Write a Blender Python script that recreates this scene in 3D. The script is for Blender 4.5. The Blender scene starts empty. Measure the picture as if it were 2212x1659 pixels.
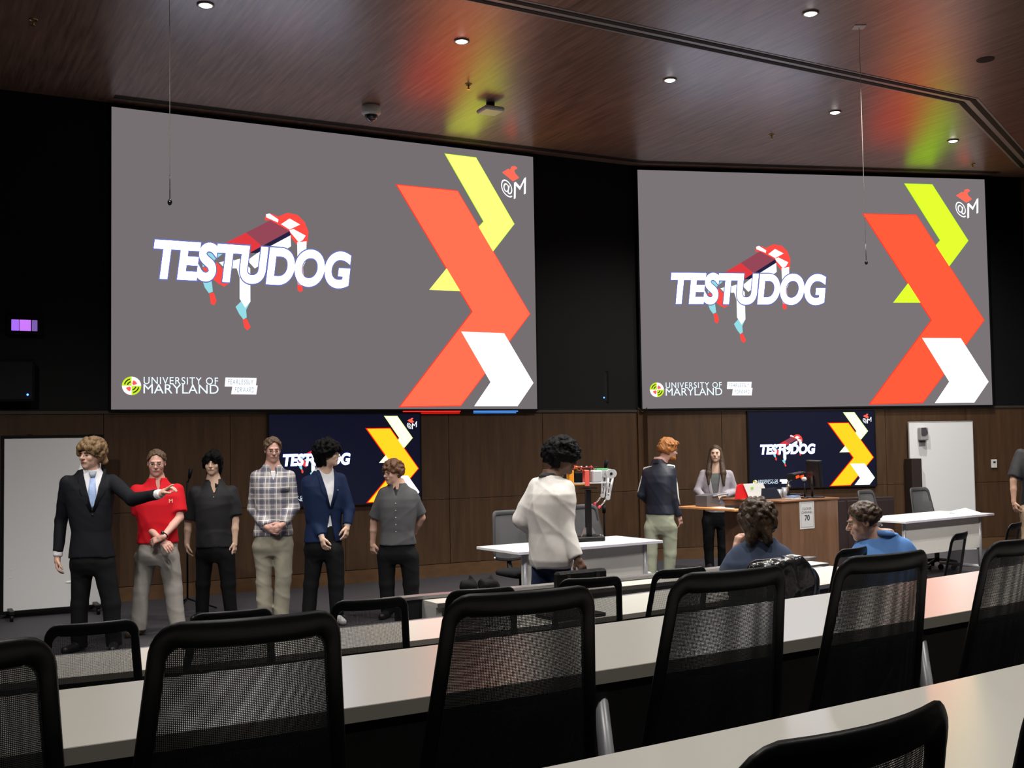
import bpy, math, random
import numpy as np
from mathutils import Vector, Matrix

scn = bpy.context.scene
COL = scn.collection
R = math.radians
PI = math.pi

# ------------------------------------------------------------------ camera
EYE = 1.76
FPX = 2448.45
PITCH, ROLL = .0479, -.0157
_f = np.array([0, math.cos(PITCH), math.sin(PITCH)])
_x0 = np.array([1., 0, 0])
_u0 = np.cross(_x0, _f)
_X = _x0 * math.cos(ROLL) + _u0 * math.sin(ROLL)
_U = -_x0 * math.sin(ROLL) + _u0 * math.cos(ROLL)
cam_d = bpy.data.cameras.new('camera')
cam = bpy.data.objects.new('camera', cam_d)
COL.objects.link(cam)
cam_d.sensor_width = 36
cam_d.lens = FPX * 36 / 2212
cam_d.clip_start = .05
cam.matrix_world = Matrix(((_X[0], _U[0], -_f[0], 0), (_X[1], _U[1], -_f[1], 0), (_X[2], _U[2], -_f[2], EYE), (0, 0, 0, 1)))
scn.camera = cam

# ------------------------------------------------------------------ colour management, world
scn.view_settings.view_transform = 'Standard'
scn.view_settings.look = 'None'
scn.view_settings.exposure = 0.0
scn.view_settings.gamma = 1
scn.view_settings.use_curve_mapping = False
w = bpy.data.worlds.new('world')
scn.world = w
w.use_nodes = True
w.node_tree.nodes['Background'].inputs[0].default_value = (.5, .5, .6, 1)
w.node_tree.nodes['Background'].inputs[1].default_value = .02
scn.cycles.use_denoising = True
scn.cycles.max_bounces = 6
scn.cycles.transparent_max_bounces = 16
scn.cycles.sample_clamp_indirect = 4

CEIL = 5.653
# downlights: x, y, watts, lit
LAMPS = [
    (-.44, 10.92, 420, 'small recessed downlight glowing above the dome camera'),
    (1.78, 12.23, 480, 'lit recessed downlight between the left screen glow and the groove'),
    (2.82, 10.33, 520, 'brightest recessed downlight at the top right of the ceiling'),
    (3.97, 13.58, 850, 'lit recessed downlight left of the hanging wire on the right'),
    (5.96, 15.02, 600, 'lit recessed downlight above the right screen logo'),
    (-2.67, 9.9, 330, 'recessed downlight cut by the top edge of the picture'),
]
HIDDEN = [(-3.2, 4.6, 230, 110), (-.6, 3.4, 230, 110), (1.9, 5.6, 300, 110), (4.4, 6.2, 320, 115), (.4, .6, 230, 110), (3.4, 2.4, 230, 110), (-4.6, 7.4, 420, 100), (-2.2, 8.0, 480, 100), (.2, 8.0, 420, 100), (2.4, 9.2, 420, 116), (4.6, 10.2, 520, 130), (7.2, 11.8, 520, 135)]
def spot(x, y, wt, size=105, col=(1, .96, .90)):
    l = bpy.data.lights.new('downlight_beam', 'SPOT')
    l.energy = wt
    l.spot_size = R(size)
    l.spot_blend = .85
    l.shadow_soft_size = .07
    l.color = col
    o = bpy.data.objects.new('downlight_beam', l)
    COL.objects.link(o)
    o.location = (x, y, CEIL - .04)
    return o
# added wash lights out of view, brightening people, boards and walls on stage
for x, y, tx, ty, tz, wt, size in ((-3.6, 3.6, -4.2, 10.6, .6, 900, 46), (-1.6, 3.8, -1.8, 10.8, .6, 900, 46), (.8, 4.6, .9, 11.6, .5, 620, 44), (3.4, 5.4, 3.4, 13.6, .7, 1100, 44), (6.2, 7.0, 6.2, 15.2, .9, 1500, 50)):
    o = spot(x, y, wt, size)
    o.name = 'stage_wash'; o.data.shadow_soft_size = .14
    o.rotation_euler = (Vector((tx, ty, tz)) - o.location).to_track_quat('-Z', 'Y').to_euler()
for a in LAMPS:
    spot(a[0], a[1], a[2], 150 if a[0] > 3.5 else 105)
for a in HIDDEN:
    spot(*a)

# ------------------------------------------------------------------ pixel helpers (2212 x 1659 frame)
def ray(px, py):
    return _f + _X * (px - 1106) / FPX - _U * (py - 829.5) / FPX
def onz(px, py, z):
    d = ray(px, py)
    t = (z - EYE) / d[2]
    return np.array([d[0] * t, d[1] * t, z])
def ony(px, py, Y):
    d = ray(px, py)
    t = Y / d[1]
    return np.array([d[0] * t, Y, EYE + d[2] * t])
def onwall(px, py, P, a):
    d = ray(px, py)
    n = np.array([-math.sin(a), math.cos(a), 0])
    t = (n @ P) / (n @ d)
    return np.array([0, 0, EYE]) + d * t

# ------------------------------------------------------------------ tagging
def tag(o, label=None, cat=None, group=None, kind=None):
    if label: o['label'] = label
    if cat: o['category'] = cat
    if group: o['group'] = group
    if kind: o['kind'] = kind
    return o
def empty(name, loc=(0, 0, 0), rz=0, label=None, cat=None, group=None):
    o = bpy.data.objects.new(name, None)
    o.empty_display_size = .1
    COL.objects.link(o)
    o.location = loc
    o.rotation_euler = (0, 0, rz)
    return tag(o, label, cat, group)
def kids(o):
    return [c for c in bpy.data.objects if c.parent is o]
def copy_tree(o, parent=None):
    c = o.copy()
    COL.objects.link(c)
    if parent: c.parent = parent
    for k in kids(o):
        if k is not c: copy_tree(k, c)
    return c

# ------------------------------------------------------------------ materials
MATS = {}
def lin(c):
    return tuple(((v / 255 + .055) / 1.055) ** 2.4 if v > 10 else v / 255 / 12.92 for v in c)
def mat(name, col=(.5, .5, .5), rough=.6, metal=0., spec=.5, bump=0., bscale=60., var=0., vscale=8., coat=0., emit=None, estr=1., stretch=(1, 1, 1), sheen=0):
    if name in MATS: return MATS[name]
    m = bpy.data.materials.new(name)
    m.use_nodes = True
    nt = m.node_tree
    b = nt.nodes['Principled BSDF']
    b.inputs['Base Color'].default_value = (*col, 1)
    b.inputs['Roughness'].default_value = rough
    b.inputs['Metallic'].default_value = metal
    b.inputs['Specular IOR Level'].default_value = spec
    b.inputs['Coat Weight'].default_value = coat
    b.inputs['Sheen Weight'].default_value = sheen
    if emit:
        b.inputs['Emission Color'].default_value = (*emit, 1)
        b.inputs['Emission Strength'].default_value = estr
    if bump or var:
        tc = nt.nodes.new('ShaderNodeTexCoord')
        mp = nt.nodes.new('ShaderNodeMapping')
        mp.inputs['Scale'].default_value = stretch
        nt.links.new(tc.outputs['Object'], mp.inputs['Vector'])
    if bump:
        n = nt.nodes.new('ShaderNodeTexNoise')
        n.inputs['Scale'].default_value = bscale
        n.inputs['Detail'].default_value = 3
        bp = nt.nodes.new('ShaderNodeBump')
        bp.inputs['Strength'].default_value = bump
        bp.inputs['Distance'].default_value = .01
        nt.links.new(mp.outputs[0], n.inputs['Vector'])
        nt.links.new(n.outputs['Fac'], bp.inputs['Height'])
        nt.links.new(bp.outputs[0], b.inputs['Normal'])
    if var:
        n = nt.nodes.new('ShaderNodeTexNoise')
        n.inputs['Scale'].default_value = vscale
        n.inputs['Detail'].default_value = 5
        nt.links.new(mp.outputs[0], n.inputs['Vector'])
        mx = nt.nodes.new('ShaderNodeMix')
        mx.data_type = 'RGBA'
        mx.inputs['A'].default_value = (*[c * (1 - var) for c in col], 1)
        mx.inputs['B'].default_value = (*[min(1, c * (1 + var)) for c in col], 1)
        nt.links.new(n.outputs['Fac'], mx.inputs['Factor'])
        nt.links.new(mx.outputs['Result'], b.inputs['Base Color'])
    MATS[name] = m
    return m
def emat(name, col, s=1.):
    if name in MATS: return MATS[name]
    m = bpy.data.materials.new(name)
    m.use_nodes = True
    nt = m.node_tree
    nt.nodes.clear()
    e = nt.nodes.new('ShaderNodeEmission')
    o = nt.nodes.new('ShaderNodeOutputMaterial')
    e.inputs[0].default_value = (*col, 1)
    e.inputs[1].default_value = s
    nt.links.new(e.outputs[0], o.inputs[0])
    MATS[name] = m
    return m

def wood(name, c1, c2, rough, scale=(1, 14, 14), coat=0., ang=0., bump=.05, aniso=0., spec=.5):
    """streaky veneer: noise stretched along the grain direction (object space, rotated about z by ang)"""
    m = bpy.data.materials.new(name)
    m.use_nodes = True
    nt = m.node_tree
    b = nt.nodes['Principled BSDF']
    tc = nt.nodes.new('ShaderNodeTexCoord')
    mp0 = nt.nodes.new('ShaderNodeMapping')
    mp0.inputs['Rotation'].default_value = (0, 0, -ang)
    mp = nt.nodes.new('ShaderNodeMapping')
    mp.inputs['Scale'].default_value = scale
    n = nt.nodes.new('ShaderNodeTexNoise')
    n.inputs['Scale'].default_value = 1.5
    n.inputs['Detail'].default_value = 7
    n.inputs['Roughness'].default_value = .65
    r = nt.nodes.new('ShaderNodeValToRGB')
    r.color_ramp.elements[0].position = .3
    r.color_ramp.elements[1].position = .7
    r.color_ramp.elements[0].color = (*c1, 1)
    r.color_ramp.elements[1].color = (*c2, 1)
    nt.links.new(tc.outputs['Object'], mp0.inputs[0])
    nt.links.new(mp0.outputs[0], mp.inputs[0])
    nt.links.new(mp.outputs[0], n.inputs['Vector'])
    nt.links.new(n.outputs['Fac'], r.inputs[0])
    nt.links.new(r.outputs[0], b.inputs['Base Color'])
    bp = nt.nodes.new('ShaderNodeBump')
    bp.inputs['Strength'].default_value = bump
    bp.inputs['Distance'].default_value = .004
    nt.links.new(n.outputs['Fac'], bp.inputs['Height'])
    nt.links.new(bp.outputs[0], b.inputs['Normal'])
    b.inputs['Roughness'].default_value = rough
    b.inputs['Specular IOR Level'].default_value = spec
    b.inputs['Coat Weight'].default_value = coat
    b.inputs['Coat Roughness'].default_value = .25
    MATS[name] = m
    return m

BLACK = mat('black_paint', (.0035, .0035, .004), .6, spec=.25, bump=.05, bscale=40)
CEILW = wood('ceiling_veneer', lin((88, 66, 56)), lin((158, 126, 108)), .31, (.9, 16, 8), ang=PI / 2 + .4952, bump=.22, spec=1.0)
WALLW = wood('wall_veneer', lin((60, 42, 28)), lin((80, 58, 39)), .5, (9, 9, .8), bump=.05, spec=.3)
BASEW = wood('base_veneer', lin((82, 58, 38)), lin((98, 72, 48)), .5, (.8, 9, 9), bump=.05, spec=.3)
PODW = wood('podium_veneer', lin((100, 72, 54)), lin((126, 94, 72)), .42, (7, 7, .7), bump=.05)
SHELFW = wood('shelf_veneer', lin((190, 130, 80)), lin((215, 155, 100)), .4, (.8, 9, 9))
CARPET = mat('carpet_charcoal', (.044, .042, .050), .62, spec=.35, bump=.5, bscale=180, var=.25, vscale=30)
TIERC = mat('tier_carpet', (.012, .012, .013), .9, spec=.1, bump=.4, bscale=150, var=.3, vscale=30)
SCREENB = mat('screen_border_black', (.003, .003, .004), .6, spec=.15)
GLOSSB = mat('gloss_black', (.01, .01, .011), .16, spec=.6)
CHROME = mat('brushed_metal', (.55, .55, .57), .3, 1., bump=.03, bscale=80, stretch=(1, 1, 20))
DARKM = mat('dark_metal', (.05, .05, .055), .35, .8, bump=.02)
LEGM = mat('grey_leg_metal', (.42, .42, .45), .35, .25)
LAM = mat('white_laminate', (.72, .70, .64), .22, spec=.5, var=.03, vscale=3)
LAMEDGE = mat('laminate_edge', (.34, .31, .27), .5)
MODEST = mat('modesty_panel_grey', (.46, .44, .42), .55, var=.04, vscale=20)
GROOVE = mat('groove_black', (.004, .004, .004), .8)
STEELTR = mat('aluminium_trim', (.30, .30, .28), .4, 0., spec=1.)

# ------------------------------------------------------------------ mesh builder
class MB:
    def __init__(s):
        s.v = []; s.f = []; s.sm = []
    def add(s, vs, fs, smooth=False):
        o = len(s.v)
        s.v += [tuple(map(float, v)) for v in vs]
        s.f += [tuple(i + o for i in f) for f in fs]
        s.sm += [smooth] * len(fs)
        return s
    def box(s, c, d, rz=0, rx=0, ry=0, bev=0.):
        M = Matrix.Translation(c) @ Matrix.Rotation(rz, 4, 'Z') @ Matrix.Rotation(rx, 4, 'X') @ Matrix.Rotation(ry, 4, 'Y')
        hx, hy, hz = d[0] / 2, d[1] / 2, d[2] / 2
        if bev <= 0:
            vs = [M @ Vector((x * hx, y * hy, z * hz)) for z in (-1, 1) for y in (-1, 1) for x in (-1, 1)]
            return s.add(vs, [(0, 2, 3, 1), (4, 5, 7, 6), (0, 1, 5, 4), (2, 6, 7, 3), (0, 4, 6, 2), (1, 3, 7, 5)])
        b = min(bev, hx * .9, hy * .9, hz * .9)
        vs = []; ix = {}
        for a in range(3):
            for sx in (-1, 1):
                for sy in (-1, 1):
                    for sz in (-1, 1):
                        sg = (sx, sy, sz)
                        p = [sg[i] * ((hx, hy, hz)[i] - (0 if i == a else b)) for i in range(3)]
                        ix[(a,) + sg] = len(vs)
                        vs.append(M @ Vector(p))
        fs = []
        for a in range(3):
            o1, o2 = [(1, 2), (2, 0), (0, 1)][a]
            for sg in (-1, 1):
                q = []
                for p1, p2 in ((-1, -1), (1, -1), (1, 1), (-1, 1)):
                    t = [0, 0, 0]; t[a] = sg; t[o1] = p1; t[o2] = p2
                    q.append(ix[(a,) + tuple(t)])
                fs.append(tuple(q if sg > 0 else q[::-1]))
        for a in range(3):
            b1, b2 = [(1, 2), (2, 0), (0, 1)][a]
            for s1 in (-1, 1):
                for s2 in (-1, 1):
                    q = []
                    for ax, e in ((b1, -1), (b1, 1), (b2, 1), (b2, -1)):
                        t = [0, 0, 0]; t[a] = e; t[b1] = s1; t[b2] = s2
                        q.append(ix[(ax,) + tuple(t)])
                    fs.append(tuple(q if s1 * s2 > 0 else q[::-1]))
        for sx in (-1, 1):
            for sy in (-1, 1):
                for sz in (-1, 1):
                    q = [ix[(a, sx, sy, sz)] for a in range(3)]
                    fs.append(tuple(q if sx * sy * sz > 0 else q[::-1]))
        return s.add(vs, fs)
    def tube(s, pts, r, n=10, cap=True, smooth=True, sq=1.):
        """swept tube; r number or list; sq squashes the section"""
        pts = [Vector(p) for p in pts]
        if not hasattr(r, '__len__'): r = [r] * len(pts)
        rings = []
        up = None
        for i, p in enumerate(pts):
            a = pts[max(i - 1, 0)]; b = pts[min(i + 1, len(pts) - 1)]
            t = (b - a).normalized()
            if up is None:
                up = Vector((0, 0, 1)) if abs(t.z) < .9 else Vector((0, 1, 0))
            sx = t.cross(up)
            if sx.length < 1e-4: sx = t.cross(Vector((1, 0, 0)))
            sx.normalize()
            uy = sx.cross(t).normalized()
            up = uy
            rings.append([p + (sx * math.cos(2 * PI * k / n) * r[i] + uy * math.sin(2 * PI * k / n) * r[i] * sq) for k in range(n)])
        vs = [v for rg in rings for v in rg]
        fs = []
        for i in range(len(pts) - 1):
            for k in range(n):
                fs.append((i * n + k, i * n + (k + 1) % n, (i + 1) * n + (k + 1) % n, (i + 1) * n + k))
        s.add(vs, fs, smooth)
        if cap:
            o = len(s.v) - len(vs)
            s.f += [tuple(o + k for k in range(n))[::-1], tuple(o + (len(pts) - 1) * n + k for k in range(n))]
            s.sm += [False, False]
        return s
    def cyl(s, a, b, r, n=16, r2=None):
        return s.tube([a, b], [r, r if r2 is None else r2], n)
    def sphere(s, c, r, n=16, m=10, M=None):
        if not hasattr(r, '__len__'): r = (r, r, r)
        vs = []; fs = []
        for i in range(m + 1):
            th = PI * i / m
            for k in range(n):
                ph = 2 * PI * k / n
                p = Vector((r[0] * math.sin(th) * math.cos(ph), r[1] * math.sin(th) * math.sin(ph), r[2] * math.cos(th)))
                if M is not None: p = M @ p
                vs.append(p + Vector(c))
        for i in range(m):
            for k in range(n):
                a, b = i * n + k, i * n + (k + 1) % n
                fs.append((a, a + n, b + n, b))
        return s.add(vs, fs, True)
    def prism(s, poly, fn, t):
        """poly: 2-D outline, fn(x, y, d) -> 3-D point, extruded from d = 0 to t"""
        n = len(poly)
        A = [fn(x, y, 0) for x, y in poly]
        B = [fn(x, y, t) for x, y in poly]
        fs = [tuple(range(n))[::-1], tuple(range(n, 2 * n))]
        for i in range(n):
            j = (i + 1) % n
            fs.append((i, j, j + n, i + n))
        return s.add(A + B, fs)
    def build(s, name, m, parent=None, label=None):
        me = bpy.data.meshes.new(name)
        me.from_pydata(s.v, [], s.f)
        me.polygons.foreach_set('use_smooth', s.sm)
        ms = m if isinstance(m, (list, tuple)) else [m]
        for x in ms: me.materials.append(x)
        me.update()
        o = bpy.data.objects.new(name, me)
        COL.objects.link(o)
        if parent: o.parent = parent
        if label: o['label'] = label
        return o

def fixn(o):
    import bmesh
    bm = bmesh.new(); bm.from_mesh(o.data)
    bmesh.ops.recalc_face_normals(bm, faces=bm.faces)
    bm.to_mesh(o.data); bm.free()
    return o

# ================================================================== STRUCTURE
LA, RA = .4952, .1796
PL = np.array([-4.526, 12.744, 0.])
PR = np.array([1.835, 16.196, 0.])
def wallpt(P, a, t, z, d=0.):
    """t along the wall, z up, d out into the room"""
    return (P[0] + math.cos(a) * t + math.sin(a) * d, P[1] + math.sin(a) * t - math.cos(a) * d, z)
# where the two walls meet
_A = np.array([[math.cos(LA), -math.cos(RA)], [math.sin(LA), -math.sin(RA)]])
_tl, _tr = np.linalg.solve(_A, (PR - PL)[:2])
TCL, TCR = float(_tl), float(_tr)
TRIMZ = 2.116
T_L0, T_R1 = -4.3, 8.6
def tri_box(P, a, t0, t1, z0, z1, d0, d1, mb=None, bev=0):
    mb = mb or MB()
    c = wallpt(P, a, (t0 + t1) / 2, (z0 + z1) / 2, (d0 + d1) / 2)
    return mb.box(c, (t1 - t0, d1 - d0, z1 - z0), rz=a, bev=bev)

# floor: one slab reaching under every wall
pL = wallpt(PL, LA, T_L0, 0, 0); pR = wallpt(PR, RA, T_R1, 0, 0)
tag(MB().box((.8, 5.8, -.1), (22, 27, .2)).build('floor', CARPET), kind='structure')
tag(MB().box((.8, 5.8, CEIL + .1), (22, 27, .2)).build('ceiling', CEILW), kind='structure')
wl = tri_box(PL, LA, T_L0, TCL, 0, CEIL, -.15, 0).build('wall_left', BLACK)
wr = tri_box(PR, RA, TCR, T_R1, 0, CEIL, -.15, 0).build('wall_right', BLACK)
tag(wl, kind='structure'); tag(wr, kind='structure')
def plainwall(name, a, b):
    a = Vector(a); b = Vector(b); d = b - a
    o = MB().box(((a.x + b.x) / 2, (a.y + b.y) / 2, CEIL / 2), (d.length, .15, CEIL), rz=math.atan2(d.y, d.x)).build(name, mat('side_wall_paint', (.06, .045, .035), .7, var=.1))
    return tag(o, kind='structure')
plainwall('wall_side_left', (pL[0], pL[1], 0), (-9.4, -6.5, 0))
plainwall('wall_side_right', (pR[0], pR[1], 0), (10.8, -6.5, 0))
plainwall('wall_back', (-9.4, -6.5, 0), (10.8, -6.5, 0))

# wood panels on the lower walls, one object each
def panels(parent, P, a, seams):
    for i in range(len(seams) - 1):
        t0, t1 = seams[i] + .0028, seams[i + 1] - .0028
        for z0, z1 in ((.166, .9855), (.9905, TRIMZ - .012)):
            tri_box(P, a, t0, t1, z0, z1, .001, .02, bev=.002).build('panel', WALLW, parent)
        tri_box(P, a, t0 - .003, t1 + .003, 0, .16, .001, .024).build('skirting_board', BASEW, parent)
panels(wl, PL, LA, [-4.3, -2.91, -1.49, -.07, 1.349, 2.77, 4.189, 5.591, TCL - .02])
panels(wr, PR, RA, [TCR + .02, -.068, 1.199, 2.48, 3.756, 5.072, 6.35, 7.6, 8.6])
# slim metal ledge that runs under both screens
tag(tri_box(PL, LA, T_L0, TCL - .02, TRIMZ - .012, TRIMZ + .022, .0, .035).build('trim_1', mat('trim_bronze', (.10, .085, .07), .35, .6)), kind='structure')
tag(tri_box(PR, RA, TCR + .03, T_R1, TRIMZ - .012, TRIMZ + .022, .0, .035).build('trim_2', MATS['trim_bronze']), kind='structure')
# upper right end of the right wall is veneered like the rest
tri_box(PR, RA, 6.15, 8.6, TRIMZ + .03, CEIL - .02, .001, .02).build('panel', WALLW, wr)

# ceiling slot lines
def strip(mb, pts, off, wd, z0, z1):
    P = [Vector((p[0], p[1])) for p in pts]
    L = []
    for i, p in enumerate(P):
        ds = []
        if i > 0: ds.append((P[i] - P[i - 1]).normalized())
        if i < len(P) - 1: ds.append((P[i + 1] - P[i]).normalized())
        t = sum(ds, Vector((0, 0))).normalized()
        nn = Vector((-t.y, t.x))
        k = 1 / max(.5, nn.dot(Vector((-ds[0].y, ds[0].x))))
        L.append((p + nn * (off - wd / 2) * k, p + nn * (off + wd / 2) * k))
    for i in range(len(L) - 1):
        q = [L[i][0], L[i + 1][0], L[i + 1][1], L[i][1]]
        mb.add([(a.x, a.y, z0) for a in q] + [(a.x, a.y, z1) for a in q], [(0, 1, 2, 3), (7, 6, 5, 4), (0, 4, 5, 1), (1, 5, 6, 2), (2, 6, 7, 3), (3, 7, 4, 0)])
    return mb
GP = [(-6.5, 6.1), (-.14, 9.88), (5.42, 13.2), (7.69, 16.6)]
t3 = tag(strip(MB(), GP, 0, .26, CEIL - .004, CEIL).build('trim_3', STEELTR), kind='structure')
for off in (-.065, .065):
    strip(MB(), GP, off, .065, CEIL - .009, CEIL - .003).build('slot', GROOVE, t3)
WP = [wallpt(PL, LA, 0, 0, .26)[:2], wallpt(PL, LA, TCL - .1, 0, .26)[:2], wallpt(PR, RA, 5.6, 0, .26)[:2]]
t4 = tag(strip(MB(), WP, 0, .13, CEIL - .004, CEIL).build('trim_4', mat('dark_trim', (.09, .07, .055), .4, .3)), kind='structure')
for off in (-.04, 0, .04):
    strip(MB(), WP, off, .012, CEIL - .008, CEIL - .003).build('slot', GROOVE, t4)

# ================================================================== PROJECTION SCREENS AND WALL DISPLAYS
def textobj(txt, fn, size, shear=0., bold=0., sx=1., align='LEFT', space=1.):
    c = bpy.data.curves.new('t', 'FONT')
    c.body = txt; c.size = size; c.shear = shear; c.offset = bold
    c.align_x = align; c.space_character = space
    o = bpy.data.objects.new('t', c)
    COL.objects.link(o)
    dg = bpy.context.evaluated_depsgraph_get()
    me = bpy.data.meshes.new_from_object(o.evaluated_get(dg))
    vs = [(v.co.x * sx, v.co.y) for v in me.vertices]
    fs = [tuple(p.vertices) for p in me.polygons]
    bpy.data.objects.remove(o); bpy.data.curves.remove(c)
    mb = MB()
    if vs: mb.add([fn(x, y) for x, y in vs], fs)
    mb.bounds = (min(v[0] for v in vs), max(v[0] for v in vs), min(v[1] for v in vs), max(v[1] for v in vs))
    return mb

RSW, RSH = 5.484, 3.434
SZ0 = 2.152
def q4(px, py):   # a point of the slide, read off the right screen, as (0..1, 0..1) from the top left
    v = onwall(px, py, PR, RA)
    return ((v - PR)[:2] @ np.array([math.cos(RA), math.sin(RA)])) / RSW, (SZ0 + RSH - v[2]) / RSH
def zr(x, y): return q4(1560 + x / 3.19, 380 + y / 3.19)
def zl(x, y):     # read off the left screen (robot picture)
    v = onwall(300 + x / 4.608, 430 + y / 4.608, PL, LA)
    return ((v - PL)[:2] @ np.array([math.cos(LA), math.sin(LA)])) / RSW, (SZ0 + RSH - v[2]) / RSH
SL = dict(
    yellow=[zr(*p) for p in ((1240, 62), (1428, 68), (1674, 452), (1544, 627), (1452, 487), (1484, 450))],
    red=[zr(*p) for p in ((955, 270), (1318, 278), (1783, 998), (1362, 1563), (1000, 1573), (1424, 998))],
    tri=[zr(*p) for p in ((1262, 745), (1350, 878), (1160, 878))],
    white=[zr(*p) for p in ((1357, 1120), (1622, 1122), (1813, 1420), (1715, 1563), (1445, 1566), (1543, 1420))],
)
for k in SL: SL[k] = [(x, min(y, .996)) for x, y in SL[k]]
ROBOT = [
    ('body_top', 'a', [(815, 462), (1050, 345), (1240, 505), (1085, 545), (985, 545), (900, 520)]),
    ('body_top', 'b', [(1050, 345), (1290, 222), (1480, 330), (1240, 505)]),
    ('body_edge', 'c', [(1085, 545), (1480, 330), (1505, 362), (1160, 548)]),
    ('body_side', 'w', [(1160, 548), (1490, 372), (1495, 480), (1320, 592), (1135, 700), (1060, 620)]),
    ('hip', 'r', [(1235, 225), (1240, 180), (1290, 155), (1370, 185), (1460, 148), (1560, 170), (1630, 240), (1668, 340), (1655, 460), (1560, 475), (1500, 400), (1480, 330), (1290, 222)]),
    ('hip_plate', 'w', [(1395, 262), (1480, 205), (1585, 265), (1480, 315)]),
    ('hip_joint', 'w', [(1245, 165), (1280, 155), (1370, 215), (1365, 245), (1250, 195)]),
    ('hip_joint', 'w', [(1478, 320), (1520, 310), (1640, 375), (1610, 420), (1570, 440), (1490, 345)]),
    ('leg', 'w', [(1555, 440), (1648, 430), (1645, 620), (1610, 690), (1560, 700)]),
    ('shank', 'p', [(1610, 640), (1625, 800), (1600, 870), (1560, 860), (1545, 740)]),
    ('foot', 'r', [(1560, 855), (1605, 870), (1612, 920), (1585, 935), (1558, 915)]),
    ('shoulder', 'r', [(632, 560), (635, 490), (680, 445), (730, 440), (790, 480), (870, 500), (900, 540), (780, 560)]),
    ('shoulder', 'w', [(645, 480), (680, 448), (780, 500), (770, 525), (650, 520)]),
    ('shoulder', 'w', [(820, 480), (900, 500), (975, 540), (900, 545)]),
    ('thigh', 'c2', [(610, 600), (680, 530), (830, 545), (760, 600), (700, 640), (620, 690)]),
    ('thigh', 'r', [(615, 700), (760, 640), (880, 770), (880, 850), (830, 880), (775, 850), (700, 790)]),
    ('shank', 'c2', [(590, 740), (700, 760), (720, 930), (680, 945), (640, 890)]),
    ('foot', 'r', [(685, 945), (730, 940), (756, 1020), (735, 1065), (700, 1050)]),
    ('thigh', 'w', [(930, 620), (1000, 600), (1090, 700), (1092, 1030), (1040, 1090), (985, 1000), (985, 790)]),
    ('knee', 'r', [(1000, 790), (1060, 780), (1070, 830), (1020, 850)]),
    ('shank', 'c2', [(945, 1080), (1000, 1025), (1085, 1040), (1050, 1110), (1055, 1185), (1022, 1205), (980, 1150)]),
    ('foot', 'r', [(1015, 1205), (1052, 1195), (1095, 1280), (1062, 1315), (1032, 1285)]),
    ('belly', 'w', [(780, 640), (920, 610), (990, 700), (880, 700), (830, 690)]),
]
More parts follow.
